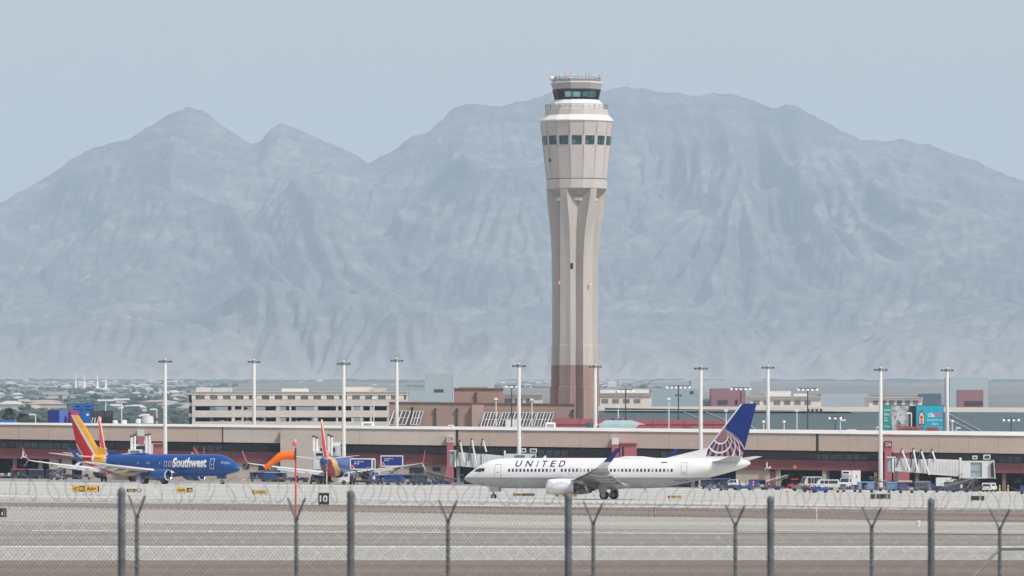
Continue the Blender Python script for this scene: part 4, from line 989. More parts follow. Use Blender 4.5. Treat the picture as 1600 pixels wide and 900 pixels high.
        if U:
            L=[('U',7.25,8.05),('N',8.65,9.5),('I',10.15,10.28),('T',10.75,11.5),('E',12.0,12.65),('D',13.15,13.95)]
            m=MB()
            for ch,a,b in L:
                def fn_(u,v,a=a,b=b):
                    s_=a+(b-a)*(u if sd>0 else 1-u)+.18*v*(1 if sd>0 else -1); z_=4.28+.82*v; return (SX-s_,sd*(side_y(s_,z_)+.016),z_)
                text_flat(m,ch,fn_,.022,cuts=5)
            m.build('airline_name',inkU,t,smooth=False)
            word('N24224',28.6,30.4,2.35,2.62,inkD,.012,nm='registration',cuts=3)
            m=MB(); plate(m,26.9,27.7,4.78,4.92,sd,.016,1,1); m.build('flag',inkD,t)
        else:
            word('Southwest',6.2,14.0,3.02,4.78,inkW,.045,nm='airline_name',cuts=7)
            word('N8642E',31.0,32.6,4.55,4.8,inkD,.012,nm='registration',cuts=3)
    # top antennas, satcom dome, beacon, drain mast
    m=MB(); m.hexa([(SX-10.6,-.03,5.40),(SX-11.1,-.03,5.40),(SX-11.1,.03,5.40),(SX-10.6,.03,5.40),(SX-10.95,-.015,5.75),(SX-11.15,-.015,5.75),(SX-11.15,.015,5.75),(SX-10.95,.015,5.75)]); m.build('antenna',wing_w,t,smooth=False)
    m=MB(); n=12; m.loft([[(SX-s,w_*math.cos(2*math.pi*j/n),5.36+h*math.sin(2*math.pi*j/n)) for j in range(n)] for s,w_,h in ((20.6,.1,.03),(21.2,.5,.22),(22.0,.62,.3),(24.2,.62,.28),(26.2,.1,.03))]); m.build('radome_hump',wing_w if U else body,t,angle=60)
    m=MB(); m.cyl((SX-24.3,0,1.42),(SX-24.6,0,1.0),.06,.04,6); m.build('drain_mast',wing_g,t)
    return t
# white airliner taxiing left
X_,Y_,Z_=ground_at(945,778.6); Yp=Y_
u=airliner('white airliner with navy lettering and a blue globe tail fin taxiing left','united',(PX(921.5,925),925,G(PX(921.5,925),925)+.012),R(180-13.5),sides=(1,))
# blue airliner taxiing right, nose towards the camera
_an=R(-36); _ny=1270.0-SX*math.sin(-_an)   # nose nearer than the origin
_ax=PX(375,_ny)-SX*math.cos(_an)
a1=airliner('blue airliner with large white lettering and red and gold tail, taxiing right','sw',(_ax,1270.0,G(_ax,1270.0)+.012),_an,'blue airliners',sides=(-1,))
# parked at the gates, tails towards the camera
gy=1373.0
def gate_pos(px): return (PX(px,gy),gy,G(PX(px,gy),gy)+.012)
a2=airliner('blue airliner parked nose-in at a gate, seen from behind beside two catering trucks','sw',gate_pos(531),R(82),'blue airliners',sides=(1,))
dup(a2,gate_pos(189),R(82),'blue airliner parked nose-in, its red fin rising behind the taxiing blue airliner')
dup(a2,gate_pos(-132),R(82),'blue airliner mostly outside the frame, only its orange winglet at the left edge')
# ------------------------------------------------------------------ masts, lamps, billboards, windsock, signs
mastw=M('mast_white',(.72,.71,.68),.5,.05,.5); lampw=M('lamp_housing_white',(.82,.83,.84),.4,.05,1)
def mast(px,top,Y,label):
    x=PX(px,Y); g=G(x,Y); h=PZ(top,Y)-g
    t=thing('light_mast',label,'light mast',(x,Y,g),0,'tall white apron light masts')
    m=MB(); m.lathe([(.62,0),(.62,.5),(.46,.55),(.34,h-.4),(.2,h)],(0,0,0),'z',14); m.build('pole',mastw,t)
    m=MB(); m.cyl((-1.1,0,h-.55),(1.1,0,h-.55),.08,n=8); m.cyl((0,-1.0,h-.55),(0,1.0,h-.55),.08,n=8); m.lathe([(.38,h-.9),(.38,h-.25)],(0,0,0),'z',12); m.cyl((.12,0,h),(.12,0,h+1.0),.035,n=5); m.cyl((0,0,h-.2),(-.3,0,h+.4),.05,n=5); br=m.build('crossarm',steel,t)
    for dx,dy in ((-1.15,0),(1.15,0),(-.5,-.9),(.5,.9)):
        m=MB(); m.hexa([(dx-.30,dy-.3,h-.85),(dx+.30,dy-.3,h-.85),(dx+.30,dy+.3,h-.75),(dx-.30,dy+.3,h-.75),(dx-.22,dy-.2,h-.45),(dx+.22,dy-.2,h-.45),(dx+.22,dy+.2,h-.45),(dx-.22,dy+.2,h-.45)]); m.build('floodlight',darkst,t,smooth=False)
for px,top,Y,l in ((258,560,1446,'tall white light mast standing in front of the concourse behind the taxiing blue airliner'),
    (397,561,1545,'tall white light mast rising behind the roof before the garage\'s left half'),
    (537,563.5,1446,'tall white light mast in front of the concourse right of the beige stair pier'),
    (620,559,1545,'tall white light mast before the left end of the brown hall and its skylights'),
    (811,567,1446,"tall white light mast before the concourse above the white airliner's navy lettering"),
    (930,568.5,1545,'tall white light mast seen against the right edge of the tower foot'),
    (1095,571,1446,'tall white light mast in front of the concourse just left of the blue globe fin'),
    (1200,570,1545,'tall white light mast rising behind the roof just right of the blue globe fin'),
    (1376,573,1446,'tall white light mast in front of the concourse beside the C16 pylon'),
    (1480,574,1545,'tall white light mast at the right edge of the turquoise billboard')): mast(px,top,Y,l)
def flood(px,top,Y,n,label,mid=False,low=None):
    x=PX(px,Y); g=G(x,Y); h=PZ(top,Y)-g
    t=thing('floodlight_pole',label,'floodlight pole',(x,Y,g),0,'dark floodlight poles')
    m=MB(); m.cyl((0,0,0),(0,0,h),.22,.13,10); m.build('pole',darkst,t)
    w_=n*.42; m=MB(); m.box(-w_,w_,-.08,.08,h-.25,h-.1); 
    if mid: m.box(-.6,.6,-.08,.08,h-2.3,h-2.1)
    m.build('crossarm',darkst,t,smooth=False)
    for i in range(n):
        xx=-w_+2*w_*i/(n-1); m=MB(); m.hexa([(xx-.22,-.6,h-.75),(xx+.22,-.6,h-.75),(xx+.3,.25,h-.55),(xx-.3,.25,h-.55),(xx-.2,-.5,h-.5),(xx+.2,-.5,h-.5),(xx+.22,.25,h-.2),(xx-.22,.25,h-.2)]); m.build('floodlight',lampw,t,smooth=False)
    if mid:
        for xx in (-.55,.55): MB().box(xx-.2,xx+.2,-.4,.2,h-2.5,h-2.15).build('camera',darkst,t,smooth=False)
for a in ((799.5,601,1690,3,'dark floodlight pole in front of the right skylights'),(977.5,607.5,1600,4,'dark floodlight pole in front of the five-window cream range'),(1060,602,1600,6,'dark floodlight pole with six lamps and a mid-height camera arm',True),(1157.5,604.5,1600,5,'dark floodlight pole in front of the mauve wall'),(1262,605.5,1600,5,'dark floodlight pole right of the fin with a row of dark fixtures at its foot'),(1580,653,1600,4,'short floodlight pole over the teal roof at the far right'),(1305,650,1600,3,'short grey floodlight pole over the teal roof left of the billboards')): flood(*a)
x=PX(1272,1600); t=thing('fixture_bar','row of dark fixtures on a bar at the teal roof edge','fixture bar',(x,1600,PZ(645,1600)))
m=MB(); m.box(-1.6,1.6,-.1,.1,0,.2); m.build('bar',darkst,t)
for i in range(4): MB().box(-1.6+i*.95,-1.6+i*.95+.6,-.3,.3,.2,.9).build('fixture',darkst,t,smooth=False)
def lamp(px,top,Y,label,arm=1.6,side=-1,style='arm'):
    x=PX(px,Y); g=G(x,Y); h=PZ(top,Y)-g
    t=thing('street_lamp',label,'street lamp',(x,Y,g),0,'low white lamps behind the roof')
    m=MB(); m.cyl((0,0,0),(0,0,h),.17,.13,8); m.build('pole',mastw,t)
    m=MB()
    if style=='arm': m.box(min(0,side*arm),max(0,side*arm),-.2,.2,h-.1,h+.22)
    elif style=='flat': m.box(-1.9,1.9,-.4,.4,h,h+.35)
    elif style=='globe': m.sphere((0,0,h+.2),.38,10)
    else: m.box(-.42,.42,-.35,.35,h,h+.5)
    m.build('lamp_head',lampw,t,smooth=(style=='globe'))
for a in ((55.5,648,1550,'white street lamp with a left arm between the palms and the navy billboard',1.4,-1),(90.5,643.5,1550,'white street lamp with a left arm in front of the navy billboard',1.7,-1),(245,640,1550,'white street lamp with a left arm above the grey air handler',1.5,-1),
  (165,626.5,1650,'flat-headed white lamp above the black billboard',0,0,'flat'),(190,625,1700,'flat-headed white lamp right of the black billboard',0,0,'flat'),
  (775,625,1640,'box-headed white lamp in front of the first right skylight',0,0,'box'),(831,626,1640,'box-headed white lamp in front of the third right skylight',0,0,'box'),(584,623.5,1640,'box-headed white lamp in front of the parking garage',0,0,'box'),
  (966,637,1562,'plain white post over the maroon strip beside the teal canopy',0,0,'box'),(1045,625,1562,'box-headed white lamp over the right part of the maroon strip',0,0,'box'),(1134.5,643,1562,'short plain white post left of the blue fin',0,0,'box'),(1245,643,1562,'plain white post over the teal roof right of the blue fin',0,0,'box'),
  (1313,657,1550,'white street lamp with a right arm left of the teal billboard',1.2,1),(1369,668,1550,'tiny white lamp at the foot of the teal billboard',.8,1),(1424,646,1530,'white post with a left arm between the two billboards',1.0,-1),(1494,669,1550,'tiny white lamp right of the turquoise billboard',1.0,1),
  (1193,661,1550,'white globe lamp just right of the fin over the roof edge',0,0,'globe'),(1225,661,1550,'white globe lamp over the roof equipment right of the fin',0,0,'globe'),(1488,660,1560,'white globe lamp over the diagonal flashing at right',0,0,'globe')): lamp(*a)
# ---- billboards
def board(px0,px1,yt,yb,Y,label,parts,leg=True):
    x=PX((px0+px1)/2,Y); g=G(x,Y); t=thing('billboard',label,'billboard',(x,Y,g)); o=(x,Y,g)
    m=MB(o); m.pbox(px0-.4,px1+.4,yt-.5,yb+.5,Y,Y+1.2); m.build('frame',darkst,t,smooth=False)
    for nm,a,b,c,d_,mat in parts:
        m=MB(o); m.pbox(a,b,c,d_,Y-.06,Y-.003); m.build(nm,mat,t,smooth=False)
    m=MB(o)
    for f in (.2,.8):
        xx=PX(px0+(px1-px0)*f,Y); m.box(xx-.2,xx+.2,Y+.3,Y+.9,g,PZ(yb,Y))
    m.build('post',darkst,t,smooth=False)
    return t,o
BY=1540.0
navy=M('poster_navy',srgb(24,36,128),.5,.15,.3); lblue=M('poster_light_blue',srgb(86,128,206),.5,.2,.4); mag=M('poster_magenta',srgb(176,62,150),.5,.15,.5); blu=M('poster_blue',srgb(20,96,186),.5,.15,.3)
t,o=board(75,123,641,664,BY,'wide navy, pale blue and magenta billboard behind the red and gold fin',[('poster',75,93,641,664,navy),('poster',93,105.5,641,664,lblue),('poster',105.5,123,641,664,mag)])
m=MB(o); X=lambda p:PX(p,BY); Z=lambda p:PZ(p,BY)
m.prism([(X(106),Z(664)),(X(111.5),Z(664)),(X(112),Z(655)),(X(111),Z(650)),(X(112),Z(646)),(X(109.5),Z(642.5)),(X(106.5),Z(645)),(X(107),Z(650)),(X(105.8),Z(655))],BY-.1,BY-.065); m.build('poster_figure',M('poster_dark_plum',srgb(54,34,72),.6,.2,1),t,smooth=False)
m=MB(o); m.prism([(X(100),Z(664)),(X(105),Z(664)),(X(104.5),Z(652)),(X(102),Z(648)),(X(100.5),Z(654))],BY-.1,BY-.065); m.build('poster_figure',navy,t,smooth=False)
t,o=board(123.4,142,642,664,BY+2,'blue billboard with a white disc left of the black one',[('poster',123.4,142,642,664,blu)])
m=MB(o); m.lathe([(.3,-.1),(.3,-.07)],(PX(137,BY+2),BY+2,PZ(648,BY+2)),'y',14); m.build('poster_disc',white,t)
t,o=board(142.4,176,642.5,664,BY+4,'black billboard with grey wavy streaks along its top',[('poster',142.4,176,642.5,664,M('poster_black',(.02,.02,.024),.5,.3,.5))])
m=MB(o)
for i in range(9):
    p=144+i*3.4; m.prism([(PX(p,BY+4),PZ(650+random.random()*4,BY+4)),(PX(p+1,BY+4),PZ(643,BY+4)),(PX(p+2.4,BY+4),PZ(643,BY+4)),(PX(p+1.2,BY+4),PZ(651+random.random()*4,BY+4))],BY+3.9,BY+3.935)
m.build('poster_wave',M('poster_grey',(.12,.12,.13),.5,.3,1),t,smooth=False)
m=MB(o)
for a in (146,155): m.tube([(PX(a-4,BY+3),BY+3,PZ(664,BY+3)),(PX(a-1,BY+3),BY+3,PZ(653,BY+3)),(PX(a+3,BY+3),BY+3,PZ(653,BY+3)),(PX(a+1,BY+3),BY+3,PZ(664,BY+3))],.14,5)
m.build('trestle',white,t)
for p0,p1,l in ((115,129.6,'small blue billboard with a white line, upper left of the pair over the wide boards'),(131.5,146.5,'small blue billboard with a white line, upper right of the pair over the wide boards')):
    t,o=board(p0,p1,631,640.6,BY+6,l,[('poster',p0,p1,631,640.6,blu),('poster_line',p0+3,p1-5,634.6,636.2,white),('poster_line',p0+1,p1-1,639.2,639.9,lampw)])
sl=block('canopy_roof','low bright blue canopy roof beside the palms at the left edge','canopy roof',-20,22,656,1580,8,M('canopy_blue',srgb(30,104,186),.5,.1,.3),yb=690)
# right pair
tealp=M('poster_teal',srgb(22,150,142),.5,.1,.3); tq=M('poster_turquoise',srgb(0,170,196),.5,.07,.3)
BY2=1538.0
t,o=board(1380,1420,633.5,674,BY2,'teal billboard with a grey abstract photograph and white text lines',[('poster',1380,1420,634,673.5,tealp)])
X=lambda p:PX(p,BY2); Z=lambda p:PZ(p,BY2)
def stain(name):
    m_=bpy.data.materials.new(name); m_.use_nodes=True; nt=m_.node_tree; b_=nt.nodes['Principled BSDF']; b_.inputs['Roughness'].default_value=.5
    tc_=_node(nt,'ShaderNodeTexCoord'); nz=_node(nt,'ShaderNodeTexNoise'); nz.inputs['Scale'].default_value=.55; nz.inputs['Detail'].default_value=6; nt.links.new(tc_.outputs['Object'],nz.inputs['Vector'])
    c_=_node(nt,'ShaderNodeValToRGB'); c_.color_ramp.elements[0].position=.36; c_.color_ramp.elements[0].color=(.16,.17,.21,1); c_.color_ramp.elements[1].position=.58; c_.color_ramp.elements[1].color=(.60,.59,.60,1)
    nt.links.new(nz.outputs['Fac'],c_.inputs['Fac']); nt.links.new(c_.outputs['Color'],b_.inputs['Base Color']); return m_
m=MB(o); m.prism([(X(1394.5),Z(673)),(X(1419),Z(673)),(X(1419.5),Z(634.4)),(X(1393),Z(634.4)),(X(1391.5),Z(646))],BY2-.12,BY2-.065); m.build('poster_photograph',stain('poster_abstract'),t,smooth=False)
m=MB(o); m.prism([(X(1401),Z(657)),(X(1402),Z(656)),(X(1408),Z(663)),(X(1407),Z(664))],BY2-.16,BY2-.123); m.prism([(X(1397),Z(656)),(X(1398.5),Z(655)),(X(1400),Z(648)),(X(1398),Z(651))],BY2-.16,BY2-.123); m.prism([(X(1406),Z(649)),(X(1407.4),Z(650)),(X(1408),Z(646)),(X(1407),Z(647))],BY2-.16,BY2-.123); m.build('poster_mark',M('poster_ink',(.03,.02,.03),.5),t,smooth=False)
def wl(text,a,b,yt,yb,Yp,mat,par,o_,bold=.02,nm='lettering'):
    m=MB(o_); text_flat(m,text,lambda u,v:(PX(a+(b-a)*u,Yp),Yp,PZ(yb+(yt-yb)*v,Yp)),bold); return m.build(nm,mat,par,smooth=False)
for tx,a,b,c,d_ in (('friendly',1381.2,1391.5,639.2,642.4),('skies',1381.2,1389.5,645.4,649),('now in',1381.2,1386.6,652,654.4),('town',1381.2,1387.6,655.8,658.2),('JETTING',1381.2,1390.5,665,668.6)): wl(tx,a,b,c,d_,BY2-.075,wmat,t,o)
t,o=board(1431.5,1474,633.5,674,BY2,'turquoise billboard with a red and white emblem and pink lettering',[('poster',1431.8,1473.6,634,673.5,tq)])
m=MB(o); pts=lambda sc:[(X(1440+5.0*sc*c_),Z(655.5-15*sc*s_)) for c_,s_ in ((0,1),(.5,.82),(.55,.62),(1,.5),(.9,.15),(1,-.2),(.85,-.55),(.5,-.62),(.4,-.9),(0,-1),(-.4,-.9),(-.5,-.62),(-.85,-.55),(-1,-.2),(-.9,.15),(-1,.5),(-.55,.62),(-.5,.82))]
m.prism(pts(1),BY2-.1,BY2-.065); m.build('emblem_ground',M('emblem_black',(.03,.03,.045),.5),t,smooth=False)
m=MB(o); m.prism(pts(.82),BY2-.14,BY2-.103); m.build('emblem_rim',M('emblem_pale',(.72,.62,.60),.5,.1,2),t,smooth=False)
m=MB(o)
for yy,r in ((643,1.6),(652,2.6),(657,2.2),(663,2.4)): m.prism([(X(1440-r),Z(yy)),(X(1440),Z(yy+r*1.4)),(X(1440+r),Z(yy)),(X(1440),Z(yy-r*1.4))],BY2-.18,BY2-.143)
m.build('emblem_motif',M('emblem_red',srgb(206,40,48),.5,.1,2),t,smooth=False)
m=MB(o); m.prism([(X(1439.2),Z(658)),(X(1440.8),Z(658)),(X(1440.8),Z(655)),(X(1439.2),Z(655))],BY2-.22,BY2-.183); m.build('emblem_centre',M('emblem_gold',srgb(236,190,90),.5),t,smooth=False)
wl('Ulla',1450,1460.3,645,651.6,BY2-.075,wmat,t,o,.03); wl('88',1461.3,1470.5,645,651.2,BY2-.075,M('poster_pink',srgb(222,92,150),.5),t,o,.04); wl('kompaniet nu',1449.2,1471.8,654.6,658,BY2-.075,wmat,t,o,.02)
m=MB(o); m.prism([(X(1454.5),Z(664)),(X(1459),Z(661)),(X(1462),Z(663)),(X(1464),Z(661.2)),(X(1467.5),Z(664)),(X(1464),Z(662.6)),(X(1461),Z(664)),(X(1458.5),Z(662.8))],BY2-.1,BY2-.065); m.build('poster_wings',wmat,t,smooth=False)
wl('10+1',1464.5,1472.5,666,670.5,BY2-.075,M('poster_dim',(.35,.55,.55),.5),t,o,.02)
# ---- windsock
px,py=462.0,815.0
x,Y,g=ground_at(px,py); k=Y/F
t=thing('windsock','orange windsock drooping to the left on a thin red and white pole','windsock',(x,Y,g)); H=PZ(688,Y)-g
sock=M('windsock_orange',(.86,.155,.012),.75,.12,1.2); redp=M('pole_red',(.62,.055,.04),.5,.08,.8)
m=MB(); m.cyl((0,0,0),(0,0,PZ(701,Y)-g),.085,.065,10); m.build('pole',redp,t)
m=MB(); m.cyl((0,0,PZ(701,Y)-g),(0,0,H-.25),.035,n=8); m.build('pole_tip',mastw,t)
m=MB(); m.cyl((0,0,H-.3),(0,0,H+.1),.05,n=8); m.build('lamp',M('lamp_glass_white',(.75,.74,.7),.3),t)
m=MB(); m.lathe([(.02,.0),(.2,.1),(.16,.34),(.03,.42)],(-.08,0,PZ(698,Y)-g),'z',10); m.build('obstruction_light',M('obstruction_red',srgb(225,84,88),.4),t)
zs=PZ(712,Y)-g; r0=7.6*k
def sk(px_,py_): return ((px_-462)*k,-.15,PZ(py_,Y)-g)
m=MB(); m.tube([sk(460.5,711.2),sk(452,711.3),sk(444,711.8),sk(438.5,713.0),sk(434,716),sk(428,720.5),sk(421,726),sk(417,729),sk(413.5,732)],[.40,.375,.35,.335,.30,.25,.22,.21,.19],16,0,False); m.build('sock',sock,t,angle=60)
m=MB(); m.tube([sk(461.5,711.2),sk(460.2,711.2)],[.43,.43],16,0,False); m.cyl((0,0,zs-.5),(0,0,zs+.65),.07,n=8); m.build('ring',darkst,t)
# ---- airfield signs
yel=M('sign_yellow',srgb(226,176,48),.55,.1,1); blk=M('sign_black',(.018,.018,.02),.5,.2,1); sgr=M('sign_back_grey',(.28,.28,.27),.6)
def sign(px0,px1,yt,yb,label,segs):
    xm,Y,g=ground_at((px0+px1)/2,yb); t=thing('airfield_sign',label,'airfield sign',(xm,Y,g),0,'low airfield signs'); o=(xm,Y,g); k=Y/F
    leg=.18; z0=g+leg; z1=PZ(yt,Y)
    m=MB(o); m.box(PX(px0,Y),PX(px1,Y),Y-.14,Y+.14,z0,z1); m.build('housing',sgr,t,smooth=False)
    m=MB(o)
    for f in (.12,.5,.88):
        xx=PX(px0+(px1-px0)*f,Y); m.cyl((xx,Y,g-.05),(xx,Y,z0+.02),.05,n=6)
    m.build('leg',sgr,t)
    for a,b,fill,text,ink in segs:
        m=MB(o); m.box(PX(a,Y)+.01,PX(b,Y)-.01,Y-.17,Y-.143,z0+.04,z1-.04); f=m.build('face',fill,t,smooth=False)
        if text:
            m=MB(o); q=(b-a)*.14; text_flat(m,text,lambda u,v:(PX(a+q+(b-a-2*q)*u,Y),Y-.19,z0+(z1-z0)*(.22+.56*v)),.03); m.build('lettering',ink,f,smooth=False)
sign(112.5,155,758.8,770.3,'yellow and black airfield sign reading C B AA, left of the big fence post',[(112.5,124,yel,'<C',blk),(124,132.5,blk,'B',yel),(132.5,153,yel,'AA>',blk),(153,155,blk,None,None)])
sign(198,221,763.6,770.6,'small black airfield sign just right of the leftmost thick fence post',[(198,211.5,blk,'26',yel),(215,221,blk,'B',wmat)])
sign(275,301,762.0,771.4,'orange-yellow airfield sign with a black right end under the taxiing blue airliner\'s nose',[(275,292,yel,'<AA',blk),(292,301,blk,'A',yel)])
sign(394.5,418.5,765.2,774,'pale yellow airfield sign left of the red windsock pole',[(394.5,396.5,blk,None,None),(396.5,418.5,M('sign_faded_yellow',srgb(204,180,90),.55,.1,1),'<ABA',M('sign_faded_ink',srgb(130,104,40),.6))])
sign(802,835,770.6,777,'dark airfield sign with one yellow panel under the white airliner\'s forward belly',[(802,808.5,blk,'A',yel),(808.5,816,yel,'B',blk),(816,835,blk,'26 8',M('sign_dim',(.16,.16,.16),.6))])
sign(868.5,902,771.2,778,'orange-yellow airfield sign directly below the white airliner\'s engine',[(868.5,872,blk,None,None),(872,880,M('sign_beige',srgb(210,178,120),.55),None,None),(880,883,blk,None,None),(883,896,M('sign_amber',srgb(206,142,60),.55),'AAA',blk),(896,902,yel,'>',blk)])
sign(1043.5,1066,774.4,780,'faint yellow airfield sign below the white airliner\'s registration',[(1043.5,1046,blk,None,None),(1046,1050,yel,None,None),(1050,1054,blk,'A',yel),(1054,1066,M('sign_faded_yellow'),'<A',M('sign_faded_ink'))])
sign(1360,1391,771.6,781.5,'black airfield sign back with two pale struts, right of the middle jet carts',[(1360,1366.5,blk,None,None),(1370,1385,blk,None,None),(1388,1391,blk,None,None)])
sign(1517,1538,774.6,783.8,'black airfield sign back with one pale strut, below the C16 jet bridge cab',[(1517,1530,blk,None,None),(1532.8,1538,blk,None,None)])
sign(497.3,514.3,769.8,791,'square black runway distance sign with a white number 10',[(497.3,514.3,blk,'10',wmat)])
# marker posts and boxes by the runway
def post(px,yt,yb,w_,label,mat,name='marker_post',cat='marker post'):
    x,Y,g=ground_at(px,yb); h=(yb-yt)*Y/F; t=thing(name,label,cat,(x,Y,g)); r=w_*Y/F/2
    m=MB(); m.lathe([(r*1.8,0),(r*1.8,.06),(r,.08),(r,h*.97),(r*.5,h)],(0,0,0),'z',10); m.build('shaft',mat,t)
    m=MB(); m.lathe([(r*1.06,h*.74),(r*1.06,h*.86)],(0,0,0),'z',10); m.build('band',sgr if mat is not mastw else lampw,t)
post(1276,795,815.5,1.6,'thin white marker post in the dirt strip on the right',mastw)
post(473.5,763,775,1.4,'thin white marker post between the windsock pole and the number 10 sign',mastw)
post(986,763,778,1.5,'thin white post under the white airliner behind its wheels',mastw)
post(510.5,736,758,1.7,'tall pale yellow marker post below the parked blue airliner\'s tail',M('post_pale_yellow',srgb(206,196,150),.6))
x,Y,g=ground_at(1019,807.5); k=Y/F; t=thing('equipment_cabinet','pale equipment cabinet with a dark right side standing in the dirt strip','equipment cabinet',(x,Y,g))
m=MB(); m.bev(-6*k,2.2*k,-.4,.4,0,15.5*k,.04); m.build('cabinet',M('cabinet_grey',srgb(172,164,150),.6,.08,1),t,smooth=False)
m=MB(); m.box(2.4*k,5.4*k,-.35,.35,.05,14.8*k); m.build('side_module',blk,t,smooth=False); m=MB(); m.box(4.0*k,4.9*k,-.37,-.34,2*k,13*k); m.build('white_strip',white,t,smooth=False)
m=MB(); m.box(-5*k,1.4*k,-.43,-.39,2*k,13.5*k); m.build('door',M('cabinet_door',srgb(160,150,132),.6,.08,1),t,smooth=False)
x,Y,g=ground_at(4,808); k=Y/F; t=thing('equipment_cabinet','black equipment box with a pale panel at the far left edge of the runway','equipment cabinet',(x,Y,g))
m=MB(); m.bev(-7*k,6*k,-.4,.4,0,14*k,.04); m.build('cabinet',blk,t,smooth=False); m=MB(); m.box(2.0*k,4.6*k,-.43,-.39,1*k,12*k); m.build('panel',M('cabinet_olive',(.14,.14,.11),.6),t,smooth=False); m=MB(); m.box(-1*k,.8*k,-.44,-.39,3*k,8*k); m.build('pale_panel',white,t,smooth=False)
x,Y,g=ground_at(1435,822.5); t=thing('edge_light','small white runway edge light near the right','edge light',(x,Y,g)); m=MB(); m.lathe([(.12,0),(.1,.2),(.16,.25),(.16,.4),(.05,.46)],(0,0,0),'z',10); m.build('housing',lampw,t)
# ------------------------------------------------------------------ jet bridges
jw=M('bridge_white',(.60,.605,.60),.55,.07,.4,var2=.04,scale2=2); jg=M('bridge_grey',(.42,.44,.44),.6,.08,.4); bglass=M('bridge_glass',(.12,.17,.19),.12,.25,.5)
def aframe(t,o,px,yt,yb,dx,Y,mat=None):
    m=MB(o); p=lambda a,b,e=0:(PX(a,Y),Y+e,PZ(b,Y))
    m.tube([p(px,yt),p(px+dx,yb)],.17,6); m.build('frame_strut',mat or white,t)
    m=MB(o); m.tube([p(px-.4,yt+.5,.1),p(px-dx*.75,yb-4,.1)],.13,6); m.build('frame_stay',darkst if mat is None else mat,t)
    m=MB(o); m.lathe([(.2,-.2),(.2,.2)],p(px,yt),'z',8); m.build('frame_head',darkst,t)
def bridge(label,px0,px1,yt0,yb0,yt1,yb1,Y,D,frames,cab,acs,legs,stairs=None):
    x=PX((px0+px1)/2,Y); g=G(x,Y); t=thing('jet_bridge',label,'jet bridge',(x,Y,g)); o=(x,Y,g)
    L=lambda a,b:(lambda p:a+(b-a)*(p-px0)/(px1-px0))
    m=MB(o); m.pbox(px0,px0+(px1-px0)*.55,L(yt0,yt1),L(yb0,yb1),Y,Y+D); m.build('inner_tunnel',jw,t,smooth=False)
    m=MB(o); m.pbox(px0+(px1-px0)*.5,px1,lambda p:L(yt0,yt1)(p)-.9,lambda p:L(yb0,yb1)(p)+.9,Y-.35,Y+D+.35); m.build('outer_tunnel',jw,t,smooth=False)
    m=MB(o)
    n=int((px1-px0)/5)
    for i in range(1,n):
        a=px0+(px1-px0)*i/n; m.pbox(a,a+.45,lambda p:L(yt0,yt1)(p)+2,lambda p:L(yb0,yb1)(p)-2,Y-.4 if a>px0+(px1-px0)*.5 else Y-.05,Y+.1)
    m.build('tunnel_rib',jg,t,smooth=False)
    m=MB(o); m.pbox(px0-11,px0-1.2,yt0-1,yb0+1,Y+.2,Y+D-.2); m.build('rotunda',M('rotunda_glass',(.26,.34,.37),.3,.15,.5),t,smooth=False)
    m=MB(o); m.pbox(px0-12,px0+2,yt0-2.4,yt0-1.02,Y-.2,Y+D+.2); m.build('rotunda_roof',white,t,smooth=False)
    m=MB(o); m.pbox(px0-3.6,px0-1.2,yt0-1,yb0+2,Y-.1,Y+.3); m.build('rotunda_post',white,t,smooth=False)
    for f in frames: aframe(t,o,*f,Y-.6)
    if cab:
        c0,c1,ct,cb=cab
        m=MB(o); m.pbox(c0,c0+(c1-c0)*.28,ct,cb,Y-.6,Y+D+.6); m.pbox(c0+(c1-c0)*.62,c1,ct,cb,Y-.6,Y+D+.6); m.pbox(c0+(c1-c0)*.28,c0+(c1-c0)*.62,ct,ct+2.4,Y-.6,Y+D+.6); m.pbox(c0+(c1-c0)*.28,c0+(c1-c0)*.62,cb-1.6,cb,Y-.6,Y+D+.6); m.build('cab',jw,t,smooth=False)
        m=MB(o); m.pbox(c0+(c1-c0)*.28,c0+(c1-c0)*.62,ct+2.4,cb-1.6,Y-.3,Y+D); m.build('cab_glazing',M('cab_glazing_pale',(.30,.36,.38),.2,.2,.5),t,smooth=False)
        m=MB(o); m.pbox(c0+(c1-c0)*.28,c0+(c1-c0)*.62,(ct+cb)/2+1,(ct+cb)/2+3,Y-.42,Y-.3); m.build('cab_rail',steel,t,smooth=False)
        m=MB(o); q=lambda a,b,e:(PX(a,Y),Y+e,PZ(b,Y))
        m.hexa([q(c1-8,cb-4,-1),q(c1+1.5,cb+1,-1),q(c1+1.5,cb+1,D+1),q(c1-8,cb-4,D+1),q(c1-7,ct+3,-1),q(c1-1.5,ct-1.5,-1),q(c1-1.5,ct-1.5,D+1),q(c1-7,ct+3,D+1)]); m.build('canopy_bellows',jg,t,smooth=False)
        m=MB(o); m.hexa([q(c1-6,cb-3,-1.15),q(c1-1,cb-1,-1.15),q(c1-1,cb-1,-1.0),q(c1-6,cb-3,-1.0),q(c1-6,ct+4.5,-1.15),q(c1-2.6,ct+2.2,-1.15),q(c1-2.6,ct+2.2,-1.0),q(c1-6,ct+4.5,-1.0)]); m.build('bellows_opening',glassd,t,smooth=False)
        m=MB(o); m.pbox(c0-2.5,c0+.2,ct-5,cb,Y-.5,Y+D*.4); m.build('service_post',white,t,smooth=False)
    for a,b,c,d_ in acs:
        m=MB(o); m.pbox(a,b,c,d_,Y,Y+1.4); u_=m.build('air_unit',white,t,smooth=False); m=MB(o); m.pbox(a+1.2,b-1.2,c+1.3,d_-1.2,Y-.05,Y-.002); m.build('fan_grille',darkst,u_,smooth=False)
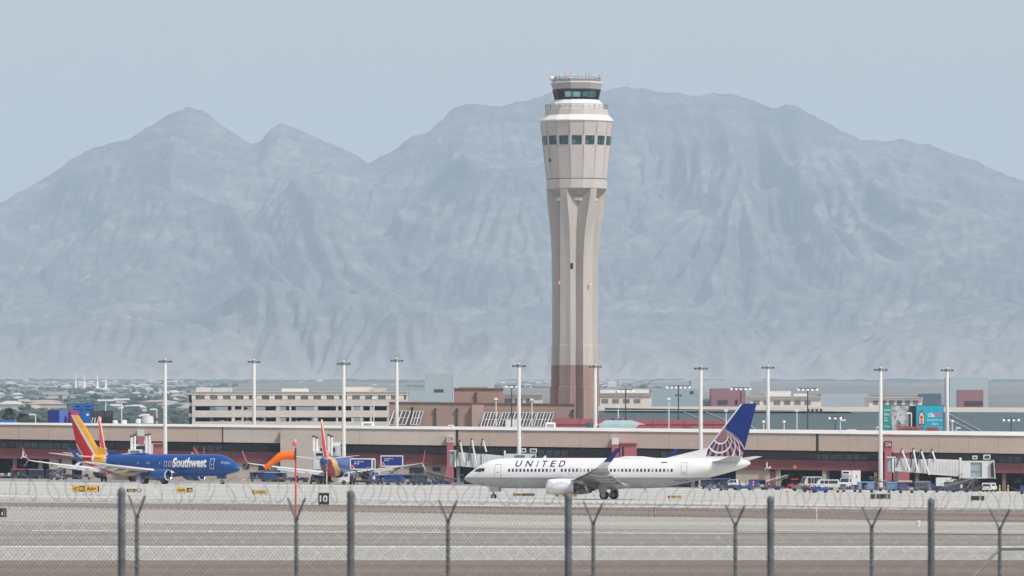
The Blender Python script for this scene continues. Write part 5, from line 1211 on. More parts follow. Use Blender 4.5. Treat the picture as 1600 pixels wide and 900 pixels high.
    for a,yt in legs:
        xx=PX(a,Y+1.5); gg=G(xx,Y+1.5); m=MB(o); m.cyl((xx,Y+1.5,gg-.1),(xx,Y+1.5,PZ(yt,Y)),.36,n=10); m.box(xx-1.1,xx+1.1,Y+.4,Y+2.6,gg,gg+.5); m.build('support_leg',M('leg_grey',(.22,.22,.225),.6),t)
    if stairs:
        a,b,c,d_=stairs; m=MB(o); q=lambda p,r,e:(PX(p,Y),Y+e,PZ(r,Y))
        m.tube([q(a,b,-1.2),q(c,d_,-1.2)],.17,5); m.tube([q(a,b,-2.0),q(c,d_,-2.0)],.17,5)
        for i in range(12):
            f=i/11; m.box(PX(a+(c-a)*f,Y)-.12,PX(a+(c-a)*f,Y)+.12,Y-2,Y-1.2,PZ(b+(d_-b)*f,Y)-.02,PZ(b+(d_-b)*f,Y)+.03)
        m.tube([q(a,b-7,-2.0),q(c,d_-7,-2.0)],.06,5); m.build('service_stairs',darkst,t)
    return t,o
t,o=bridge('big white jet bridge at C16 with four lifting frames and open bellows',1398,1503,716,736,719.5,744,1432,3.2,[(1409,702,735.5-703+702,12),(1427,701,734.5,6),(1439,703.5,742,13),(1456,703,718,5)],(1502,1554,720,747.5),[(1520,1527,712,717.5),(1537,1547.5,710.5,718)],[(1401,736),(1520,746)],(1462,768,1503,747))
mach=MB(o); Y=1432
for a,b,c,d_,e in ((1500,1512,747,757,1.2),(1512,1530,750,755,1.8),(1516,1524,755,768,2.2),(1524,1532,757,767,.8)): mach.pbox(a,b,c,d_,Y+e,Y+e+1.2)
mach.build('drive_unit',M('drive_brown',(.13,.10,.085),.8,.3,.8),t,smooth=False)
m=MB(o)
for a in (1509,1526):
    xx=PX(a,Y); gg=G(xx,Y); m.lathe([(.3,-.3),(.6,-.3),(.62,0),(.6,.3),(.3,.3)],(xx,Y,gg+.6),'y',16)
m.build('wheel',rubber,t)
bridge('white jet bridge lettered pylon C18 side, passing behind the white airliner\'s nose'.replace('lettered pylon C18 side','beside the C18 pylon'),714,792,706,728,713.5,735,1440,3.2,[(718.5,689,722,7),(737,686,724,7),(754,687,706,6)],(790,838,709,730),[(815,822,700.5,707),(828,839,701,707)],[(716,728)])
def endbridge(label,px,yt,yb,w_,poles,Y=1448):
    x=PX(px,Y); g=G(x,Y); t=thing('jet_bridge',label,'jet bridge',(x,Y,g)); o=(x,Y,g)
    m=MB(o); m.pbox(px-w_/2,px+w_/2,yt,yb,Y,Y+14); m.build('tunnel',jw,t,smooth=False)
    m=MB(o); m.pbox(px-w_*.32,px+w_*.32,yt+3,yt+9,Y-.06,Y+.2); m.build('cab_window',glassd,t,smooth=False)
    m=MB(o); m.pbox(px-w_*.62,px+w_*.1,yt+8,yb-2,Y-2.4,Y-.05); m.build('cab',jw,t,smooth=False)
    m=MB(o); m.pbox(px-w_*.5,px-w_*.05,yt+11,yt+15,Y-2.5,Y-2.35); m.build('bellows_opening',glassd,t,smooth=False)
    m=MB(o); m.pbox(px+w_*.2,px+w_*.55,yt-6,yt-.2,Y+1,Y+3); m.build('air_unit',white,t,smooth=False)
    for a,b,c in poles:
        m=MB(o); m.cyl((PX(a,Y-1),Y-1,PZ(c,Y-1)),(PX(a,Y-1),Y-1,PZ(b,Y-1)),.26,n=8); m.build('lift_column',white,t); m=MB(o); m.lathe([(.32,0),(.32,.35)],(PX(a,Y-1),Y-1,PZ(b,Y-1)),'z',8); m.build('column_cap',darkst,t)
    xx=PX(px,Y+3); m=MB(o); m.cyl((xx,Y+3,G(xx,Y+3)-.1),(xx,Y+3,PZ(yb,Y)),.4,n=10); m.box(xx-1.2,xx+1.2,Y+1.5,Y+4.5,G(xx,Y)+0,G(xx,Y)+.6); m.build('support_leg',M('leg_grey'),t)
endbridge('white jet bridge seen end-on with two pairs of columns behind the taxiing blue airliner',219,694,722,30,[(205.5,683,714),(210.5,681,714),(228.5,681,715),(233.5,680,715)])
endbridge('white jet bridge seen end-on with two pairs of columns behind the parked blue airliner\'s fin',512,697,735,36,[(490,683,742),(495,685,742),(513.5,681,720),(518,683,720)])

# ------------------------------------------------------------------ ground vehicles (local x forward, z = 0 on the tyres)
def place(px,row):
    x,Y,g=ground_at(px,row)
    if Y>1468: Y=1468.0; x=PX(px,Y); g=G(x,Y)
    return (x,Y,g+.014)
vb=M('vehicle_blue',srgb(36,66,140),.45,.12,1.5); vnavy=M('vehicle_navy',srgb(36,42,72),.5,.15,1.5); vlb=M('vehicle_pale_blue',srgb(112,148,188),.5,.12,1.5); vgrey=M('vehicle_grey',srgb(112,116,126),.5,.12,1.5); vwhite=M('vehicle_white',(.72,.73,.73),.4,.05,1); vred=M('vehicle_red',srgb(196,40,46),.5,.1,1.5); vglass=M('vehicle_glass',(.03,.04,.05),.1,.3,1); vor=M('vehicle_orange',srgb(236,92,40),.5,.1,1.5); vtan=M('vehicle_tan',srgb(186,176,158),.55,.1,1); vbrown=M('vehicle_brown',srgb(150,110,88),.7,.15,1)
def wheels(t,xs,y,r,w_=.28,name='wheel'):
    for x in xs:
        for sd in (1,-1):
            m=MB(); m.lathe([(r*.5,-w_/2),(r*.92,-w_/2),(r,-w_*.3),(r,w_*.3),(r*.92,w_/2),(r*.5,w_/2)],(x,sd*y,r),'y',14); w=m.build(name,rubber,t)
            m=MB(); m.lathe([(.04,-w_*.4),(r*.5,-w_*.44),(r*.5,w_*.44),(.04,w_*.4)],(x,sd*y,r),'y',10); m.build('rim',hub,w)
def tug(label,pos,rot,col,canopy=None,group='baggage tugs'):
    t=thing('baggage_tug',label,'baggage tug',pos,rot,group)
    m=MB(); m.prism([(-1.5,.35),(1.5,.35),(1.52,.85),(1.3,1.0),(.2,1.05),(.1,.75),(-.75,.75),(-.85,1.05),(-1.5,1.0)],-.72,.72); m.build('body',col,t,angle=25)
    m=MB(); m.bev(-.75,-.2,-.5,.5,.75,.95,.04); m.bev(-.85,-.7,-.5,.5,.9,1.4,.04); m.build('seat',rubber,t)
    m=MB(); m.tube([(.15,.25,1.0),(-.1,.25,1.3)],.03,6); m.lathe([(.16,-.015),(.2,0),(.16,.015)],(-.12,.25,1.32),'z',12); m.build('steering_wheel',darkst,t)
    if canopy:
        m=MB(); m.bev(-.95,.35,-.7,.7,1.95,2.05,.03); m.build('canopy',canopy,t)
        m=MB(); [m.cyl((a,b,1.0),(a,b,1.96),.03,n=6) for a in (-.9,.3) for b in (-.65,.65)]; m.build('canopy_post',darkst,t)
    m=MB(); m.box(1.50,1.54,-.6,-.4,.65,.8); m.box(1.50,1.54,.4,.6,.65,.8); m.build('headlight',lampw,t,smooth=False)
    wheels(t,(-1.0,1.0),.68,.34); return t
_ci=[0]
def cart(label,pos,rot,col,top=None,load=None,group='baggage carts'):
    _ci[0]+=1; op=_ci[0]%3
    t=thing('baggage_cart',label,'baggage cart',pos,rot,group)
    m=MB(); m.box(-1.55,1.55,-.75,.75,.5,.62); m.box(-1.55,-1.48,-.75,.75,.62,1.85); m.box(1.48,1.55,-.75,.75,.62,1.85); m.tube([(1.55,0,.5),(2.3,0,.42)],.04,6); m.build('frame',darkst,t,smooth=False)
    m=MB(); m.loft([[(-1.6,-.8,1.85),(1.6,-.8,1.85),(1.6,.8,1.85),(-1.6,.8,1.85)],[(-1.6,-.8,1.93),(1.6,-.8,1.93),(1.6,.8,1.93),(-1.6,.8,1.93)],[(-1.5,-.5,2.04),(1.5,-.5,2.04),(1.5,.5,2.04),(-1.5,.5,2.04)]]); m.build('roof',top or col,t,smooth=False)
    m=MB(); n=9
    for i in range(n):
        if (op==0 and i>4) or (op==1 and 1<i<5): continue
        a=-1.45+2.9*i/n; m.box(a,a+2.9/n-.02,-.74+.03*(i%2),-.70+.03*(i%2),.66,1.84)
    m.box(-1.47,1.47,.68,.72,.62,1.84); m.build('curtain',col,t,smooth=False)
    if op<2:
        for a,b,c,mt in ((-.7,-.1,.5,rubber),(-.05,.45,.8,vgrey),(.5,1.3,.45,vred if op else vtan)):
            if op==1: a-=.25; b-=.25
            m=MB(); m.bev(a,b,-.6,.5,.623,.623+c,.06); m.build('bag',mt,t)
    wheels(t,(-1.05,1.05),.6,.25,.18); return t
def dolly(label,pos,rot,col,load,group='open dollies'):
    t=thing('baggage_dolly',label,'dolly',pos,rot,group)
    m=MB(); m.box(-1.6,1.6,-.75,.75,.42,.55); m.box(-1.6,-1.54,-.75,.75,.55,1.0); m.tube([(1.6,0,.48),(2.3,0,.4)],.04,6); m.build('deck',col,t,smooth=False)
    for i,(a,b,c) in enumerate(((-1.4,-.7,.55),(-.62,.1,.42),(.2,.95,.62))):
        m=MB(); m.bev(a,b,-.6,.6,.553,.553+c,.06); m.build('load',load[i%len(load)],t)
    wheels(t,(-1.05,1.05),.6,.24,.18); return t
def pickup(label,pos,rot,col,name='pickup_truck',cat='pickup truck'):
    t=thing(name,label,cat,pos,rot)
    m=MB(); m.prism([(-2.6,.5),(2.6,.5),(2.65,1.0),(2.5,1.15),(1.2,1.22),(.55,1.88),(-.75,1.9),(-.85,1.2),(-2.6,1.2)],-.95,.95); m.build('body',col,t,angle=25)
    for sd in (1,-1): m=MB(); m.prism([(1.02,1.25),(.5,1.78),(-.1,1.8),(-.1,1.25)],sd*.955-.005,sd*.955+.012); m.prism([(-.18,1.25),(-.18,1.8),(-.66,1.8),(-.72,1.25)],sd*.955-.005,sd*.955+.012); m.build('side_window',vglass,t,smooth=False)
    m=MB(); m.hexa([(1.20,-.82,1.24),(1.24,-.82,1.26),(1.24,.82,1.26),(1.20,.82,1.24),(.62,-.76,1.8),(.66,-.76,1.82),(.66,.76,1.82),(.62,.76,1.8)]); m.build('windscreen',vglass,t,smooth=False)
    m=MB(); m.box(2.64,2.69,-.85,-.5,.85,1.02); m.box(2.64,2.69,.5,.85,.85,1.02); m.build('headlight',lampw,t,smooth=False)
    wheels(t,(-1.65,1.65),.86,.38); return t
def van(label,pos,rot,col,h=2.0,L=2.4,name='van',cat='van'):
    t=thing(name,label,cat,pos,rot)
    m=MB(); m.prism([(-L,.45),(L,.45),(L+.05,1.0),(L-.4,1.15),(L-1.0,h-.05),(L-1.3,h),(-L+.15,h),(-L-.02,1.2)],-.95,.95); m.build('body',col,t,angle=25)
    for sd in (1,-1):
        for a,b in ((L-1.25,L-2.0),(L-2.1,-.3),(-.4,-L+.35)):
            if a-b<.3: continue
            m=MB(); m.prism([(a,1.2),(a,h-.2),(b,h-.2),(b,1.2)],sd*.955-.004,sd*.955+.012); m.build('side_window',vglass,t,smooth=False)
    m=MB(); m.box(-L-.05,-L+.1,-.75,.75,1.2,h-.25); m.build('rear_window',vglass,t,smooth=False)
    m=MB(); m.hexa([(L-.42,-.82,1.18),(L-.37,-.82,1.2),(L-.37,.82,1.2),(L-.42,.82,1.18),(L-.98,-.76,h-.15),(L-.93,-.76,h-.13),(L-.93,.76,h-.13),(L-.98,.76,h-.15)]); m.build('windscreen',vglass,t,smooth=False)
    m=MB(); m.box(-L-.06,-L+.02,-.9,-.72,.85,1.15); m.box(-L-.06,-L+.02,.72,.9,.85,1.15); m.build('tail_light',vred,t,smooth=False)
    wheels(t,(-L+.85,L-.9),.86,.36); return t
def boxtruck(label,pos,rot,lift=0.0,boxmat=None,boxlen=4.6,boxh=2.35,art=None,name='box_truck',cat='box truck',reefer=False):
    t=thing(name,label,cat,pos,rot)
    m=MB(); m.prism([(1.2,.55),(3.3,.55),(3.35,1.15),(3.2,1.35),(2.55,1.5),(2.1,2.35),(1.2,2.4)],-1.05,1.05); cb_=m.build('cab',vwhite,t,angle=25)
    m=MB(); m.hexa([(2.56,-.9,1.52),(2.62,-.9,1.54),(2.62,.9,1.54),(2.56,.9,1.52),(2.13,-.85,2.28),(2.19,-.85,2.3),(2.19,.85,2.3),(2.13,.85,2.28)]); m.build('windscreen',vglass,cb_,smooth=False)
    for sd in (1,-1): m=MB(); m.prism([(2.4,1.55),(2.08,2.22),(1.5,2.22),(1.5,1.55)],sd*1.055-.004,sd*1.055+.012); m.build('side_window',vglass,cb_,smooth=False)
    m=MB(); m.box(3.33,3.38,-.95,-.6,.85,1.05); m.box(3.33,3.38,.6,.95,.85,1.05); m.build('headlight',lampw,cb_,smooth=False)
    m=MB(); m.box(3.32,3.37,-.55,.55,.7,1.1); m.build('grille',darkst,cb_,smooth=False)
    m=MB(); m.box(-3.6,1.2,-.5,-.3,.7,.95); m.box(-3.6,1.2,.3,.5,.7,.95); m.box(-3.6,-3.4,-.95,.95,.6,.9); m.box(-2.0,.6,-.95,-.55,.45,.9); m.build('chassis',darkst,t,smooth=False)
    zb=1.0+lift; x0,x1=1.1-boxlen,1.1
    if lift>0:
        m=MB()
        for sd in (-.7,.7):
            m.tube([(x0+.4,sd,.95),(x1-.4,sd,zb)],.10,5); m.tube([(x1-.4,sd,.95),(x0+.4,sd,zb)],.10,5); m.tube([(x0+1.0,sd*.8,.98),(x0+1.6,sd*.8,zb)],.07,5)
        m.build('scissor_lift',darkst,t)
        m=MB()
        for xx in (x0+.2,-.4,.7):
            for sd in (-1,1): m.tube([(xx,sd*.9,.9),(xx+.1,sd*1.15,.05)],.07,5)
        m.build('outrigger',darkst,t)
    m=MB(); m.box(x0,x1,-1.2,1.2,zb,zb+boxh); bx=m.build('cargo_box',boxmat or vwhite,t,smooth=False)
    m=MB()
    for xx in (x0,x1-.12):
        for sd in (-1.22,1.12): m.box(xx,xx+.12,sd,sd+.1,zb-.02,zb+boxh+.02)
    for zz in (zb-.03,zb+boxh-.07):
        for sd in (-1.22,1.12): m.box(x0,x1,sd,sd+.1,zz,zz+.1)
    m.build('box_trim',lampw,bx,smooth=False)
    if art: art(t,bx,x0,x1,zb,zb+boxh)
    if reefer:
        m=MB(); m.bev(1.1,1.55,-.8,.8,zb+boxh-.95,zb+boxh-.1,.08); rf=m.build('cooling_unit',lampw,t); m=MB(); m.box(1.54,1.58,-.6,.6,zb+boxh-.55,zb+boxh-.2); m.build('unit_grille',blk,rf,smooth=False)
    wheels(t,(2.3,-2.3),.92,.46,.3); return t
bluep=M('catering_blue',srgb(8,38,128),.4,.08,.5); pinkp=M('catering_pink',srgb(240,150,180),.45,.1,1); redp2=M('catering_red',srgb(200,40,70),.45,.1,1)
def cater_art(lines,door):
    def art(t,bx,x0,x1,z0,z1):
        sd=-1; y=-1.225
        m=MB(); m.box(x0+.22,x1-(.75 if door else .22),y-.02,y,z0+.2,z1-.2); m.build('advert_panel',bluep,t,smooth=False)
        xa=x0+.22
        L=(x1-x0); 
        m=MB(); m.add([(xa,y-.03,z0+.2)]+[(xa+.75*math.cos(a),y-.03,z0+.2+.75*math.sin(a)) for a in [R(90)*i/8 for i in range(9)]],[tuple(range(10))]); m.build('advert_disc',pinkp,t,smooth=False)
        m=MB(); m.add([(xa,y-.04,z0+.2)]+[(xa+.52*math.cos(a),y-.04,z0+.2+.62*math.sin(a)) for a in [R(80)*i/8 for i in range(9)]],[tuple(range(10))]); m.build('advert_disc',redp2,t,smooth=False)
        for i,(tx,wd) in enumerate(lines):
            m=MB(); zt=z1-.72-.36*i; text_flat(m,tx,lambda u,v:(xa+.62+wd*u,y-.035,zt+.26*v),.02); m.build('lettering',wmat,t,smooth=False)
        if door:
            m=MB(); m.box(x1-.45,x1-.15,y-.02,y,z0+.25,z1-.3); m.build('side_door',M('door_dark_brown',(.06,.045,.04),.7),t,smooth=False)
            m=MB(); text_flat(m,'catering',lambda u,v:(x1-1.95+.95*u,y-.035,z0+.32+.16*v),.01); m.build('lettering',wmat,t,smooth=False)
    return art
# trucks serving the parked blue airliner (cab to the left, so they face -x)
def faced(fn,*a,**k): return fn(*a,**k)
p=place(556,757.5)
boxtruck('catering truck with raised blue-panelled box and white cab, nearer to the parked airliner\'s tail',p,R(180),1.95,None,4.9,2.15,None,'catering_truck','catering truck')
ct=[o_ for o_ in bpy.data.objects if o_.name.startswith('catering_truck')][-1]
def mirror_art(t,lines,door,x0,x1,z0,z1):
    # facing left: the visible side is local +y, local x runs towards the left of the picture
    y=1.225; xl,xr=x1,x0   # xl: left end in the picture
    m=MB(); m.box(xr+(.75 if door else .22),xl-.2,y,y+.02,z0+.2,z1-.2); m.build('advert_panel',bluep,t,smooth=False)
    xa=xl-.2
    m=MB(); m.add([(xa,y+.03,z0+.2)]+[(xa-.72*math.cos(a),y+.03,z0+.2+.72*math.sin(a)) for a in [R(90)*i/8 for i in range(9)]],[tuple(range(10))]); m.build('advert_disc',pinkp,t,smooth=False)
    m=MB(); m.add([(xa,y+.04,z0+.2)]+[(xa-.5*math.cos(a),y+.04,z0+.2+.6*math.sin(a)) for a in [R(80)*i/8 for i in range(9)]],[tuple(range(10))]); m.build('advert_disc',redp2,t,smooth=False)
    for i,(tx,wd) in enumerate(lines):
        m=MB(); zt=z1-.78-.36*i; text_flat(m,tx,lambda u,v:(xa-.55-wd*u,y+.035,zt+.27*v),.02); m.build('lettering',wmat,t,smooth=False)
    if door:
        m=MB(); m.box(xr+.12,xr+.42,y,y+.02,z0+.2,z1-.28); m.build('side_door',M('door_dark_brown',(.06,.045,.04),.7),t,smooth=False)  # plain dark brown side door panel
        m=MB(); text_flat(m,'catering',lambda u,v:(xr+1.75-.85*u,y+.035,z0+.34+.15*v),.01); m.build('lettering',wmat,t,smooth=False)
mirror_art(ct,[('The possible ride',1.9),('on us',.95)],True,1.1-4.9,1.1,2.95,5.1)
p=place(603,755)
boxtruck('catering truck with raised blue-panelled box behind the parked airliner\'s right wing',p,R(180),2.55,None,4.7,2.25,None,'catering_truck','catering truck')
ct=[o_ for o_ in bpy.data.objects if o_.name.startswith('catering_truck') and o_.parent is None][-1]
mirror_art(ct,[('The possible ride',1.9),('on us',.95)],False,1.1-4.7,1.1,3.55,5.8)
boxtruck('white refrigerated box truck facing the camera in front of the dark undercroft',place(1326,758),R(-113),.0,None,5.0,2.9,None,'box_truck','box truck',True)
bt=[o_ for o_ in bpy.data.objects if o_.name.startswith('box_truck') and o_.parent is None][-1]
m=MB(); m.lathe([(.32,0),(.32,.03)],(-1.4,1.22,2.7),'y',12); m.build('emblem',vred,bt)
# left group
cart('navy baggage cart with a red cover near the left edge',place(29,746.5),R(8),vnavy,vred)
dolly('open dolly with pale bags at the left edge of the apron',place(11,747),R(0),vgrey,[vtan,vgrey,white])
cart('navy baggage cart, left of two under the red airliner\'s left winglet'.replace('red airliner','blue airliner'),place(57,745),R(4),vnavy,vgrey)
cart('navy baggage cart, right of two under the blue airliner\'s left wing',place(84,745.5),R(-3),vnavy,vnavy)
tug('navy baggage tug with a canopy below the blue airliner\'s tail',place(109,749),R(170),vnavy,vnavy)
dolly('open dolly with dark bags behind the blue airliner\'s red tail',place(131,748),R(5),vgrey,[vnavy,vgrey])
# middle group
cart('dark blue baggage cart at the foot of the tan wall left of the stair pier',place(402,746.5),R(3),vnavy,vb)
cart('blue baggage cart directly below the drooping windsock',place(420,746.5),R(-4),vb,vlb)
cart('grey-blue baggage cart nearest the camera under the windsock',place(435,752),R(-30),vgrey,vlb)
tug('blue baggage tug right behind the grey-blue cart under the windsock',place(448,748.5),R(0),vb)
for a in (('blue baggage cart nearest to the catering trucks',599,757.5,R(5),vb,vlb),('blue baggage cart, second from the catering trucks',614,758,R(-3),vb,vb),('bright blue baggage cart in the middle of the row by the trucks',629,757.5,R(2),M('vehicle_bright_blue',srgb(24,84,176),.45,.1,1),vb),('blue baggage cart with a navy top at the right of the row by the trucks',646,756.5,R(10),vb,vnavy)):
    cart(a[0],place(a[1],a[2]),a[3],a[4],a[5])
cart('blue baggage cart with a red cover behind the row by the trucks',place(637,752),R(0),vb,vred)
tug('white and blue baggage tug at the end of the row by the trucks',place(662,757.5),R(12),vlb,vb)
dolly('open dolly with silver cases at the right end of the row by the trucks',place(673,756),R(-10),vnavy,[vgrey,vwhite])
tug('dark blue tug parked behind the row under the right winglet',place(681,752),R(60),vnavy,vgrey)
tug('dark baggage tug under the jet bridge left of the white airliner\'s nose',place(719,757),R(90),vnavy,vgrey)
# below the white airliner's tail
cart('navy baggage cart, leftmost under the white airliner\'s tail',place(1107,764.5),R(2),vnavy,vgrey)
cart('navy baggage cart, second under the white airliner\'s tail',place(1124,764.8),R(-2),vnavy,vnavy)
cart('bright blue baggage cart behind the white pickup under the tail',place(1129,763),R(6),vb,vb)
pickup('white pickup truck among the carts under the white airliner\'s tail',place(1146,764),R(170),vwhite)
tug('dark tug in front of the white pickup under the tail',place(1142,766),R(15),vnavy)
tug('blue baggage tug beside the person in an orange vest',place(1163,766.3),R(-5),vb,vlb)
cart('grey-blue baggage cart right of the person in an orange vest',place(1183,765.8),R(5),vb,vnavy)
# right group
tug('red and orange tug in the dark undercroft opening right of the tan wall',place(1243,763.5),R(20),vred,vor)
tug('grey and pink tug left of the white tanker',place(1250,767.5),R(170),vgrey)
van('tall pale van at the left of the vehicles in the right undercroft',place(1266,764.5),R(205),M('vehicle_ivory',(.60,.58,.54),.45,.06,1),2.6,2.3)
van('low white van with dark side windows between a pale van and the box truck',place(1291,765),R(186),vwhite,2.05,2.6)
tug('bright blue open tug in front of the white tank truck',place(1281,770.5),R(0),M('vehicle_bright_blue'),None)
tug('navy tug left of the bright blue open tug',place(1266,769.5),R(0),vnavy,None)
van('small dark car behind the left side of the box truck',place(1309,763.5),R(200),vnavy,1.55,2.1,'car','car')
dolly('open dolly with grey cases in front of the box truck',place(1327,769),R(3),vgrey,[vgrey,vnavy])
cart('pale blue baggage cart left of the black sign back',place(1353,770),R(2),vlb,vlb)
cart('pale blue baggage cart right of the black sign back',place(1398,770.5),R(-2),vlb,vlb)
cart('purple-blue baggage cart right of the pale blue pair',place(1416,770.8),R(3),M('vehicle_purple',srgb(76,74,130),.5,.1,1),vnavy)
def gpu(label,pos,rot,col,name='ground_power_unit',cat='power unit'):
    t=thing(name,label,cat,pos,rot); m=MB(); m.bev(-1.6,1.6,-.8,.8,.45,2.0,.12); m.build('housing',col,t); m=MB()
    for i in range(4): m.box(-1.3+i*.6,-.9+i*.6,-.83,-.79,.9,1.6)
    m.build('louvre',darkst,t,smooth=False); m=MB(); m.tube([(1.6,0,.6),(2.4,0,.45)],.05,6); m.build('tow_bar',darkst,t); m=MB(); m.cyl((-1.2,.3,1.9),(-1.2,.3,2.5),.07,n=8); m.build('exhaust_pipe',steel,t); wheels(t,(-1.0,1.0),.7,.28,.2); return t
gpu('rust-brown ground power unit under the C16 pylon',place(1378,766),R(0),vbrown)
gpu('tan ground power unit below the inner tunnel of the C16 jet bridge',place(1413,765.5),R(0),vtan)
gpu('pale grey ground power unit below the outer tunnel of the C16 jet bridge',place(1441,767),R(10),vgrey)
van('blue car deep under the C16 jet bridge',place(1466,766.5),R(5),vb,1.5,2.1,'car','car')
boxtruck('small white truck behind the service stairs of the C16 jet bridge',place(1478,766),R(0),0,None,3.2,1.7,None,'box_truck','box truck')
van('white sport utility vehicle seen from behind beyond the C16 jet bridge cab',place(1546,769),R(72),vwhite,1.85,2.35,'parked_car','car')
van('dark blue car cut by the right edge of the photo',place(1604,772),R(80),vb,1.6,2.2,'parked_car','car')
for px,l in ((1562,'yellow bollard, left of the pair beside the undercroft column'),(1575,'yellow bollard, right of the pair beside the undercroft column')):
    p=place(px,769.5); t=thing('bollard',l,'bollard',p,0,'yellow bollards'); m=MB(); m.lathe([(.14,0),(.14,1.35),(.1,1.45),(.02,1.5)],(0,0,0),'z',12); m.build('post',M('bollard_yellow',srgb(222,200,84),.6,.1,1),t); m=MB(); m.lathe([(.145,.95),(.145,1.1)],(0,0,0),'z',12); m.build('band',darkst,t)
def cone(px,row,label):
    p=place(px,row); t=thing('traffic_cone',label,'traffic cone',p,0,'orange traffic cones'); m=MB(); m.lathe([(.24,.05),(.06,.92),(.03,.95)],(0,0,0),'z',12); m.build('cone',vor,t); m=MB(); m.box(-.32,.32,-.32,.32,0,.05); m.build('base',vor,t,smooth=False); m=MB(); m.lathe([(.175,.42),(.125,.62)],(0,0,0),'z',12); m.build('band',lampw,t)
for a in ((1230,769.5,'orange traffic cone left of the grey and pink tug'),(1309,769.8,'orange traffic cone between the bright blue tug and an open dolly'),(382,753,'orange traffic cone right of the blue airliner\'s nose'),(584,754,'orange traffic cone between the two catering trucks')): cone(*a)
p=place(580.5,753.5); t=thing('safety_drum','big orange safety drum between the catering trucks','safety drum',p); m=MB(); m.lathe([(.42,0),(.42,.12),(.34,.14),(.30,1.1),(.22,1.25)],(0,0,0),'z',14); m.build('drum',vor,t); m=MB(); m.lathe([(.335,.5),(.325,.7)],(0,0,0),'z',14); m.build('band',lampw,t)
def belt(label,pos,rot,col):
    t=thing('belt_loader',label,'belt loader',pos,rot,'belt loaders')
    m=MB(); m.prism([(-1.9,.4),(1.9,.4),(1.9,.75),(.6,.85),(-1.9,.8)],-.8,.8); m.build('chassis',col,t,angle=25)
    m=MB(); m.hexa([(-3.2,-.45,.75),(3.4,-.45,2.35),(3.4,.45,2.35),(-3.2,.45,.75),(-3.2,-.45,.98),(3.4,-.45,2.58),(3.4,.45,2.58),(-3.2,.45,.98)]); cv=m.build('conveyor',darkst,t,smooth=False)
    m=MB()
    for sd in (-.5,.5): m.tube([(-3.2,sd,1.25),(3.4,sd,2.9)],.035,5); [m.cyl((-2.8+2*i,sd,1.0+.24*i*2),(-2.8+2*i,sd,1.36+.25*i*2),.03,n=5) for i in range(4)]
    m.build('hand_rail',steel,cv)
    m=MB(); m.cyl((1.4,-.3,.8),(2.2,-.3,2.1),.06,n=6); m.cyl((1.4,.3,.8),(2.2,.3,2.1),.06,n=6); m.build('lift_arm',steel,t)
    m=MB(); m.bev(-.5,.0,.5,.85,.8,1.0,.03); m.bev(-.6,-.48,.5,.85,.95,1.45,.03); m.build('seat',rubber,t)
    wheels(t,(-1.3,1.3),.75,.32,.22); return t
for a in (('grey belt loader at the tail of the leftmost parked blue airliner',90,750,R(70),vgrey),('navy belt loader under the parked blue airliner\'s left wing',492,756.5,R(95),vnavy),('blue belt loader right of the blue cart row',690,757,R(160),vb),('navy belt loader at the right end of the carts under the white tail',1205,766,R(20),vnavy),('grey belt loader in front of the undercroft right of the amber sign',1386,768,R(175),vgrey),('navy belt loader below the drive unit of the C16 jet bridge',1500,769.5,R(8),vnavy)): belt(a[0],place(a[1],a[2]),a[3],a[4])
gpu('dark ground power unit under the parked blue airliner\'s tail cone',place(505,756.5),R(0),vnavy)
gpu('navy ground power unit in front of the blue cart row',place(655,758.2),R(5),vnavy)
gpu('dark ground power unit between the rust-brown unit and the C16 pylon',place(1392,766.5),R(90),vnavy)
gpu('dark ground power unit left of the support leg of the C16 jet bridge',place(1488,768.5),R(0),darkst)
dolly('open dolly with dark cases behind the orange safety drum',place(588,756.5),R(4),vnavy,[vnavy,vlb,vgrey])
dolly('open dolly with mixed bags right of the bright blue open tug',place(1300,770),R(-4),vgrey,[vred,vnavy,vtan])
dolly('open dolly with navy bags below the service stairs of the C16 bridge',place(1455,770),R(2),vnavy,[vnavy,vgrey])
dolly('open dolly with silver cases under the white tail in front of the navy carts',place(1118,767),R(3),vgrey,[vgrey,vlb,vnavy])
tug('navy baggage tug at the foot of the stair pier',place(470,752),R(20),vnavy)
tug('dark blue tug just right of the red-covered cart near the left edge',place(41,747.5),R(185),vnavy,vgrey)
